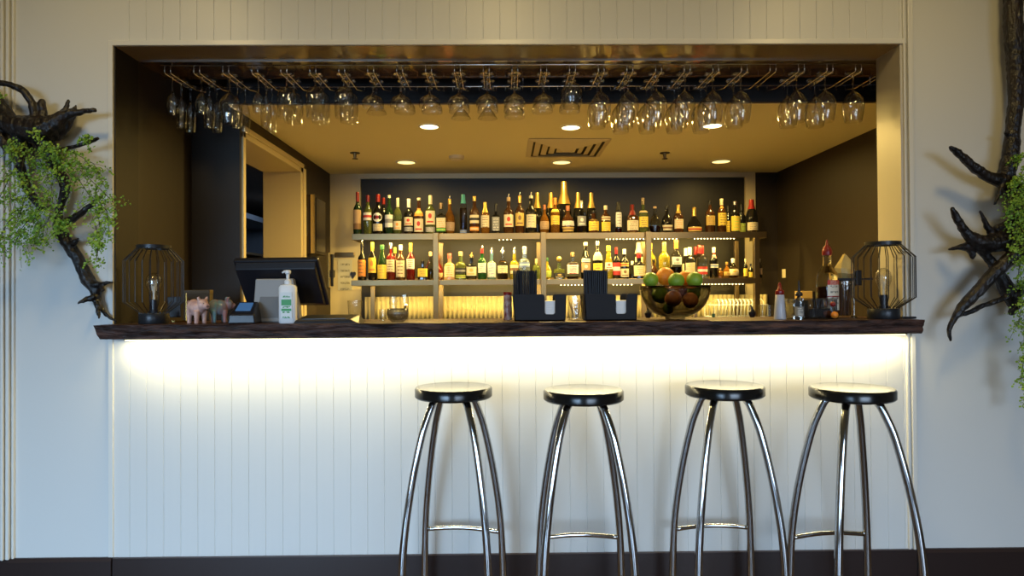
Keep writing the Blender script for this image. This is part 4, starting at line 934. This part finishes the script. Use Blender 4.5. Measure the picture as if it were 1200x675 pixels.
caddy(601, 'left'); caddy(684.5, 'right')
t = tumbler(674, .12, 18, 28, 'cut glass tumbler of wooden picks between the two napkin holders', 'cut_tumbler', .9, 12)
b = MB(); r2 = random.Random(4)
for k in range(22):
    a = r2.uniform(0,6.28); q = r2.uniform(0,.018); a2 = a+r2.uniform(-.8,.8); b.tube([(q*math.cos(a),q*math.sin(a),.010),(.026*math.cos(a2),.026*math.sin(a2),r2.uniform(.07,.095))], .0013, 5)
o = b.build('cocktail_picks', CP['cork']); o.location = t.location; tag(o, 'bunch of wooden cocktail picks in the cut tumbler', 'picks', kind='stuff')
# fruit bowl
Yb = .10; sb = sc(Yb); X0 = at(791, 360, Yb).x; HB = at(791,335,Yb).z-CT; RB = 41/sb
t = thing('fruit_bowl', 'flared smoked glass bowl holding limes and oranges', 'bowl', (X0, Yb, CT))
outp = [(.030,0),(.046,.003),(.044,.008),(.040,.010)]+[(.035+(RB-.035)*math.sin(f*PI/2)**.85, .012+(HB-.012)*(1-math.cos(f*PI/2))**.9) for f in [i/10 for i in range(1,11)]]
inp = [(r-.003, z+.003) for r, z in outp[4:]][::-1]+[(0,.016)]
MB().lathe([(0,.0)]+outp+[(RB-.003,HB)]+inp[1:], 40, cap=False).build('bowl', M['smoke'], t, smooth='all')
FR_ = [('lime',762.5,328,9,.02,'lime at the left rim of the fruit bowl'),('orange',780,324,11,.08,'large orange on top of the bowl between two limes'),('lime',792.5,329,9.5,-.03,'lime on top at the middle of the fruit bowl'),
       ('orange',803,327,10,.10,'orange on top of the bowl behind the right-hand lime'),('lime',814,328,9.5,.02,'lime at the right rim of the fruit bowl'),
       ('mandarin',789,350,10,-.015,'mandarin low in the bowl at the centre'),('mandarin',809,352,9.5,.0,'mandarin low in the bowl, right of centre'),('lime',774,346,10,.055,'lime inside the bowl, lower left'),
       ('mandarin',797,341,8,.055,'mandarin half hidden in the middle of the bowl'),('lime',813,344,8,.07,'lime inside the bowl, lower right'),('lime',783,362,6.5,.04,'small lime near the bottom of the bowl')]
for k, px, py, r_, dy, lab in FR_:
    Y = Yb+dy; p = at(px, py, Y); R_ = r_/sc(Y)
    b = MB(); b.ball((0,0,0), R_, 24, 16, 1, 1, .94 if k != 'lime' else 1.0)
    t = thing(k, lab, 'fruit', (p.x, Y, p.z), 0, 'fruit in the glass bowl'); b.build('skin', M[k], t, smooth='all')
    MB().lathe([(.0028,R_*.93),(.002,R_*(.97 if k != 'lime' else 1.02))], 8).build('stalk_end', CP['cork'], t); t.rotation_euler = (rnd.uniform(-.9,.9), rnd.uniform(-.9,.9), 0)
# squeeze bottle with red cone top
t = thing('squeeze_bottle', 'clear squeeze bottle with red cone top, right of the fruit bowl', 'squeeze bottle', onbar(914, .02)); s_ = sc(.02)
MB().lathe([(.024,0),(.025,.004),(.021,.06),(.018,.105),(.014,.110)], 24).build('body', mat('bluish_squeeze_plastic', (.55,.60,.72), .3, trans=.3), t, smooth=True)
MB().lathe([(.017,.106),(.019,.110),(.018,.122),(.010,.130),(.007,.150),(.003,.160)], 18).build('cap', M['red'], t, smooth=True)
# garnish tray
t = thing('garnish_box', 'low smoked acrylic garnish box with a lid', 'condiment box', onbar(948, .06)); 
MB().box(-.095,-.091,-.06,.06,0,.085).box(.091,.095,-.06,.06,0,.085).box(-.095,.095,-.062,-.058,0,.085).box(-.095,.095,.058,.062,0,.085).box(-.095,.095,-.06,.06,0,.004).build('case', M['acrylic'], t)
MB().box(-.097,.097,-.064,.064,.0855,.090).build('lid', M['acrylic'], t); MB().box(-.03,-.027,-.056,.056,.005,.080).build('divider', M['plastic'], t); MB().box(-.09,-.04,-.050,.050,.005,.07).build('insert', M['grey'], t, bevel=.004); MB().box(-.02,.085,-.050,.050,.005,.045).build('insert', M['blackmetal'], t, bevel=.004)
MB().box(.070,.078,-.067,-.064,.01,.082).build('clasp', M['chrome'], t)
t = thing('bitters_bottle', 'small clear dasher bottle with black spout in front of the garnish box', 'bottle', onbar(936.5, -.035))
MB().lathe([(.0165,0),(.0175,.004),(.0175,.072),(.012,.088),(.008,.094),(.008,.105)], 20).build('body', G['clear'], t, smooth=True); MB().lathe([(.014,.100),(.016,.108),(.012,.116),(.006,.119),(.0035,.150),(.002,.165)], 14).build('spout', M['plastic'], t, smooth=True); MB().lathe([(.0178,.015),(.0178,.055)], 20, cap=False).build('label', LM('grey','white'), t)
for px, py, r_, m, lab in ((978,369,4.2,'orange','small orange garnish fruit beside the garnish box'),(976,357,3.2,'red','small red cherry tomato on the edge of the garnish box')):
    p = at(px, py, -.03); b = MB().ball((0,0,0), r_/sc(-.03), 16, 10); 
    t = thing('garnish_fruit', lab, 'fruit', (p.x, -.03, max(p.z, CT+r_/sc(-.03)) if m == 'orange' else CT+.0905-.026+.0)); b.build('skin', M[m], t, smooth='all'); MB().lathe([(.002,r_/sc(-.03)*.95),(.0015,r_/sc(-.03)*1.12)], 6).build('stalk', M['stem'], t)
# tall liquor bottle with red speed pourer
Y = .17; s_ = sc(Y); x, y, z = onbar(970, Y); H = at(970,281,Y).z-CT
t = thing('liquor_bottle', 'tall clear bottle of red liquor with red pourer, on the bar top', 'bottle', (x,y,z))
R_ = 12/s_
MB().lathe([(R_*.94,0),(R_,.006),(R_,H*.53),(R_*.9,H*.58),(R_*.5,H*.64),(R_*.38,H*.70),(R_*.36,H*.82)], 28).build('body', G['clear'], t, smooth=True)
MB().lathe([(R_*.9,.005),(R_*.93,.01),(R_*.93,H*.40)], 24).build('liquid', Q['red'], t, smooth=True)
MB().lathe([(R_*.44,H*.80),(R_*.48,H*.83),(R_*.46,H*.865),(R_*.34,H*.905),(R_*.15,H*.93),(R_*.08,H)], 18).build('pourer', M['red'], t, smooth=True)
def patch(R1, z0, z1, a0, a1, m, par, nm='label'):
    vs = []; n = 14
    for z_ in (z0, z1):
        for i in range(n+1): a = a0+(a1-a0)*i/n; vs.append((R1*math.cos(a), R1*math.sin(a), z_))
    MB().add(vs, [(i,i+1,n+2+i,n+1+i) for i in range(n)]).build(nm, m, par, smooth='all', fix=False)
patch(R_+.0012, H*.10, H*.46, -2.0, -.35, LM('white','grey','lines'), t); patch(R_+.0018, H*.42, H*.48, -2.0, -.35, LM('red','white','lines'), t, 'label_band'); patch(R_+.0018, H*.265, H*.28, -2.0, -.35, CP['red'], t, 'label_band')
# crystal jar with faceted lid
Y = .20; t = thing('lidded_glass_jar', 'glass jar of dark sticks under a faceted crystal lid', 'jar', onbar(990, Y)); H = at(990,298,Y).z-CT; hj = at(990,328,Y).z-CT; R_ = 10.5/sc(Y)
MB().lathe([(0,0),(R_*.9,0),(R_,.006),(R_,hj-.006)], 24, cap=False).build('jar_body', M['thin'], t, smooth='all')
MB().lathe([(R_+.002,hj-.006),(R_+.002,hj),(R_*.6,hj+.002)], 24).build('rim_band', M['plastic'], t, smooth=True)
b = MB(); b.lathe([(R_*.5,hj+.002),(R_*1.02,hj+(H-hj)*.22),(R_*1.05,hj+(H-hj)*.42),(R_*.72,hj+(H-hj)*.72),(R_*.28,hj+(H-hj)*.95),(0,H)], 9); _j = random.Random(2); b.v = [(x*_j.uniform(.82,1.12), y*_j.uniform(.82,1.12), z+_j.uniform(-.006,.006)) for x, y, z in b.v]; b.build('crystal_lid', mat('gold_tinted_crystal', (.90,.70,.28), .08, trans=.45), t)
b = MB()
for k in range(9):
    a = 2*PI*k/9; b.tube([(R_*.55*math.cos(a),R_*.55*math.sin(a),.009),(R_*.6*math.cos(a+.2),R_*.6*math.sin(a+.2),hj-.02)], .0045, 7)
o = b.build('cinnamon_sticks', mat('dark_cinnamon', (.07,.03,.015), .6)); o.location = t.location; tag(o, 'dark cinnamon sticks standing inside the lidded glass jar', 'spice', kind='stuff')
# slim steel stand behind the right lamp
Y = .14; t = thing('steel_drip_stand', 'slim steel post stand with black arm beside the right cage lamp', 'stand', onbar(1001, Y)); h = at(1001,312,Y).z-CT
MB().lathe([(.0035,0),(.0035,h)], 10).build('post', M['chrome'], t); MB().lathe([(.016,0),(.016,.004),(.006,.010)], 16).build('foot', M['chrome'], t, smooth=True)
za = at(1001,327,Y).z-CT; MB().box(-.075,.085,-.004,.004,za-.004,za+.004).build('arm', M['plastic'], t); MB().box(.008,.035,-.006,.02,za-.03,za+.04).build('clamp', M['plastic'], t, bevel=.004)
t = thing('phone', 'thin black phone lying at the right end of the bar top', 'phone', onbar(1058, .03)); MB().box(-.03,.03,-.05,.05,0,.009).build('body', M['plastic'], t, bevel=.002); MB().box(-.027,.027,-.047,.047,.0092,.0096).build('screen', mat('phone_glass', (.01,.01,.012), .05), t)
for px, lab in ((881.5, 'small black bottle pourer, left of the squeeze bottle'), (759.5, 'small black bottle pourer, left of the fruit bowl')):
    t = thing('bottle_pourer', lab, 'pourer', onbar(px, .30)); MB().lathe([(.010,0),(.016,.012),(.017,.024),(.010,.033),(.006,.037)], 16).build('collar', M['plastic'], t, smooth=True); MB().tube([(0,0,.034),(-.002,0,.048),(-.007,0,.058)], [.006,.004,.0028], 8).build('spout', M['plastic'], t)
for px, lab in ((801,'left'),(822,'right')):
    t = thing('bar_ornament', 'tiny cork lying behind the fruit bowl, %s one' % lab, 'cork', onbar(px+14, .33), .3); MB().lathe([(.006,0),(.0075,.003),(.0075,.014),(.006,.017)], 12).build('body', CP['cork' if lab == 'left' else 'green'], t, smooth=True)

# ------------------------------------------------------------------ back counter odds and ends, bar-room walls
t = thing('dish_rack', 'white wire dish rack on the back counter at the right', 'dish rack', (at(862,365,2.335).x, 2.335, BZ))
b = MB()
for k in range(13): x = -.17+k*.028; b.tube([(x,-.11,.02),(x+.01,-.11,.13),(x+.035,.0,.155),(x+.01,.11,.13),(x,.11,.02)], .003, 6)
b.build('plate_divider', M['white'], t, smooth='all'); b = MB()
for z_ in (.02,.11):
    b.tube([(-.2,-.13,z_),(.2,-.13,z_),(.2,.13,z_),(-.2,.13,z_),(-.2,-.13,z_)], .004, 6)
for x in (-.2,.2):
    for y_ in (-.13,.13): b.tube([(x,y_,0),(x,y_,.11)], .004, 6)
b.build('frame', M['white'], t)
for k, px in enumerate((893,902)):
    Y = 2.12; s_ = sc(Y); t = thing('stacked_glass', 'pale upturned glass on the back counter, %s of the dish rack' % ('just right' if k == 0 else 'furthest right'), 'glass', (at(px,360,Y).x, Y, BZ), 0, 'glasses by the dish rack')
    MB().lathe([(.030,0),(.024,.11)], 20, cap=False).build('body', M['thin'], t, smooth='all'); MB().lathe([(.0235,.106),(.0235,.112),(.0,.112)], 20).build('base', M['thin'], t, smooth=True)
t = thing('wooden_block', 'small yellow-lit box with black sides behind the garnish box', 'box', (at(943,345,1.5).x, 1.5, 1.02)); zz = at(943,341,1.5).z-1.02
MB().box(-.045,.03,-.05,.05,0,zz).build('body', mat('honey_wood', (.50,.34,.12), .45), t, bevel=.003); MB().box(.03,.045,-.05,.05,0,zz*.98).build('side', M['plastic'], t)
t2 = thing('service_table', 'low steel side table carrying the yellow-lit box', 'table', (t.location.x, 1.6, 0)); MB().box(-.2,.3,-.2,.2,.99,1.02).build('tabletop', M['steel'], t2)
for sx in (-.18,.28):
    for sy in (-.18,.18): MB().box(sx-.012,sx+.012,sy-.012,sy+.012,0,.99).build('leg', M['steel'], t2)
p = at(918.5,320.5,IYB); 
# socket on the right wall
q0 = atX(918.5,320,IXR) 
t = thing('power_socket', 'cream power socket with a black plug on the back wall at the right', 'socket', (p.x, IYB-.0005, p.z))
if p.x > IXR-.03: t.location = (IXR-.0005, atX(918.5,320.5,IXR).y, atX(918.5,320.5,IXR).z); t.rotation_euler = (0,0,PI/2)
MB().box(-.036,.036,-.008,0,-.036,.036).build('face_plate', CP['cream'], t, bevel=.003); MB().box(-.020,.004,-.030,-.008,-.020,.004).build('plug', M['plastic'], t, bevel=.003); MB().box(.012,.024,-.011,-.008,.008,.020).build('switch', M['white'], t)
# steel cabinet on the left wall beyond the doorway
ya = atX(358.5,260,IXL).y; pw = 10.5/sc(ya); yb = atX(381.5,260,IXL+pw).y
z1, z0 = at(362,228,ya).z, at(362,297,ya).z
t = thing('wall_cabinet', 'narrow steel wall cabinet right of the doorway', 'cabinet', (IXL, ya, z0)); hh = z1-z0
MB().box(.001,pw,0,yb-ya,0,hh).build('body', M['brownpaint'], t, bevel=.002)
MB().box(.0,pw*.34,-.006,0,0,hh).build('edge_strip', M['steel'], t); MB().box(pw*.55,pw,-.010,0,0,hh).build('edge_strip', M['lit_metal'], t); MB().box(pw+.0005,pw+.004,.02,yb-ya-.02,.02,hh-.02).build('door', mat('dark_mirror', (.012,.008,.005), .15, .3), t)
MB().box(.004,.012,-.02,-.006,hh*.30,hh*.80).build('handle', M['plastic'], t)
p = at(388,315,IYB-.06); t = thing('paper_towel_holder', 'upright gold and black dispenser in the far left corner', 'dispenser', (at(385,315,2.55).x, 2.55, at(385,337,2.55).z)); hh = at(385,296,2.55).z-t.location.z
MB().box(-.025,.012,-.02,.02,0,hh).build('body', M['lit_metal'], t, bevel=.004); MB().box(.018,.038,-.012,.012,.01,hh*.95).build('lever', M['plastic'], t, bevel=.003); MB().box(-.025,.038,.0,.058,hh*.3,hh*.5).build('bracket', M['plastic'], t)
p0, p1 = at(396,304,IYB-.02), at(413,340,IYB-.02)
t = thing('notice_sheet', 'printed notice sheet clipped on the cream wall left of the shelves', 'notice', ((p0.x+p1.x)/2, IYB-.0205, p1.z)); MB().box(-(p1.x-p0.x)/2,(p1.x-p0.x)/2,-.002,0,0,p0.z-p1.z).build('paper', M['paper'], t)
r0 = at(404,298.5,IYB-.02); MB().box(-(p1.x-p0.x)/2-.02,(p1.x-p0.x)/2+.02,-.018,0,r0.z-p1.z-.018,r0.z-p1.z+.018).build('clip_rail', M['steel'], t, bevel=.003)
p = at(413.5,322,IYB-.04); b = MB(); b.prism([(0,-.030),(.022,.004),(.020,.020),(.008,.026),(0,.018),(-.008,.026),(-.020,.020),(-.022,.004)], 0, .012)
o = b.build('key_hook', M['plastic']); o.location = (p.x, IYB-.0325, p.z); tag(o, 'small black heart-shaped hook on the wall by the lower shelf end', 'hook')
# store room fridge seen through the doorway
pa = atX(289,250,IXL-.25); d0 = ray(291,250); tt = 1
xf = XB+.55
ys0 = atX(286,250,xf-.02).y-.3; ys1 = ys0+1.5
t = thing('display_fridge', 'dark tall shelving fridge seen through the left doorway', 'fridge', (xf-.27, (ys0+ys1)/2, 0)); hy = (ys1-ys0)/2
MB().box(-.27,-.24,-hy,hy,0,2.0).box(-.27,.27,-hy,-hy+.03,0,2.0).box(-.27,.27,hy-.03,hy,0,2.0).box(-.27,.27,-hy,hy,1.95,2.0).box(-.27,.27,-hy,hy,0,.12).build('case', M['coolroom'], t)
for z_ in (.5,.95,1.30,1.46,1.62): MB().box(-.24,.25,-hy+.03,hy-.03,z_,z_+.02).build('shelf', M['steel'], t)
MB().box(.272,.276,.2,.42,1.72,1.77).build('label_plate', M['white'], t)
k = 0
for z_, hgt, mm in ((1.32,.11,'grey'),(1.48,.10,'coolroom'),(.97,.28,'white')):
    for j in range(3):
        y_ = -hy+.5+j*.24; o = MB().lathe([(.05,0),(.052,.01),(.052,hgt*.75),(.03,hgt*.88),(.02,hgt)], 14).build('jar', M[mm] if j % 2 else M['grey'], smooth=True)
        o.location = (xf-.07, t.location.y+y_, z_+.0005); tag(o, 'pale jar on a shelf of the fridge beyond the doorway', 'jar', 'jars in the store room fridge')
l = area('added_store_light', (XB+1.1, 3.4, 2.08), (XB+.6, 3.6, .8), .5, .5, 16, (.75,.85,1))  # unseen lamp added so the fridge shows through the doorway
sys_ok = True
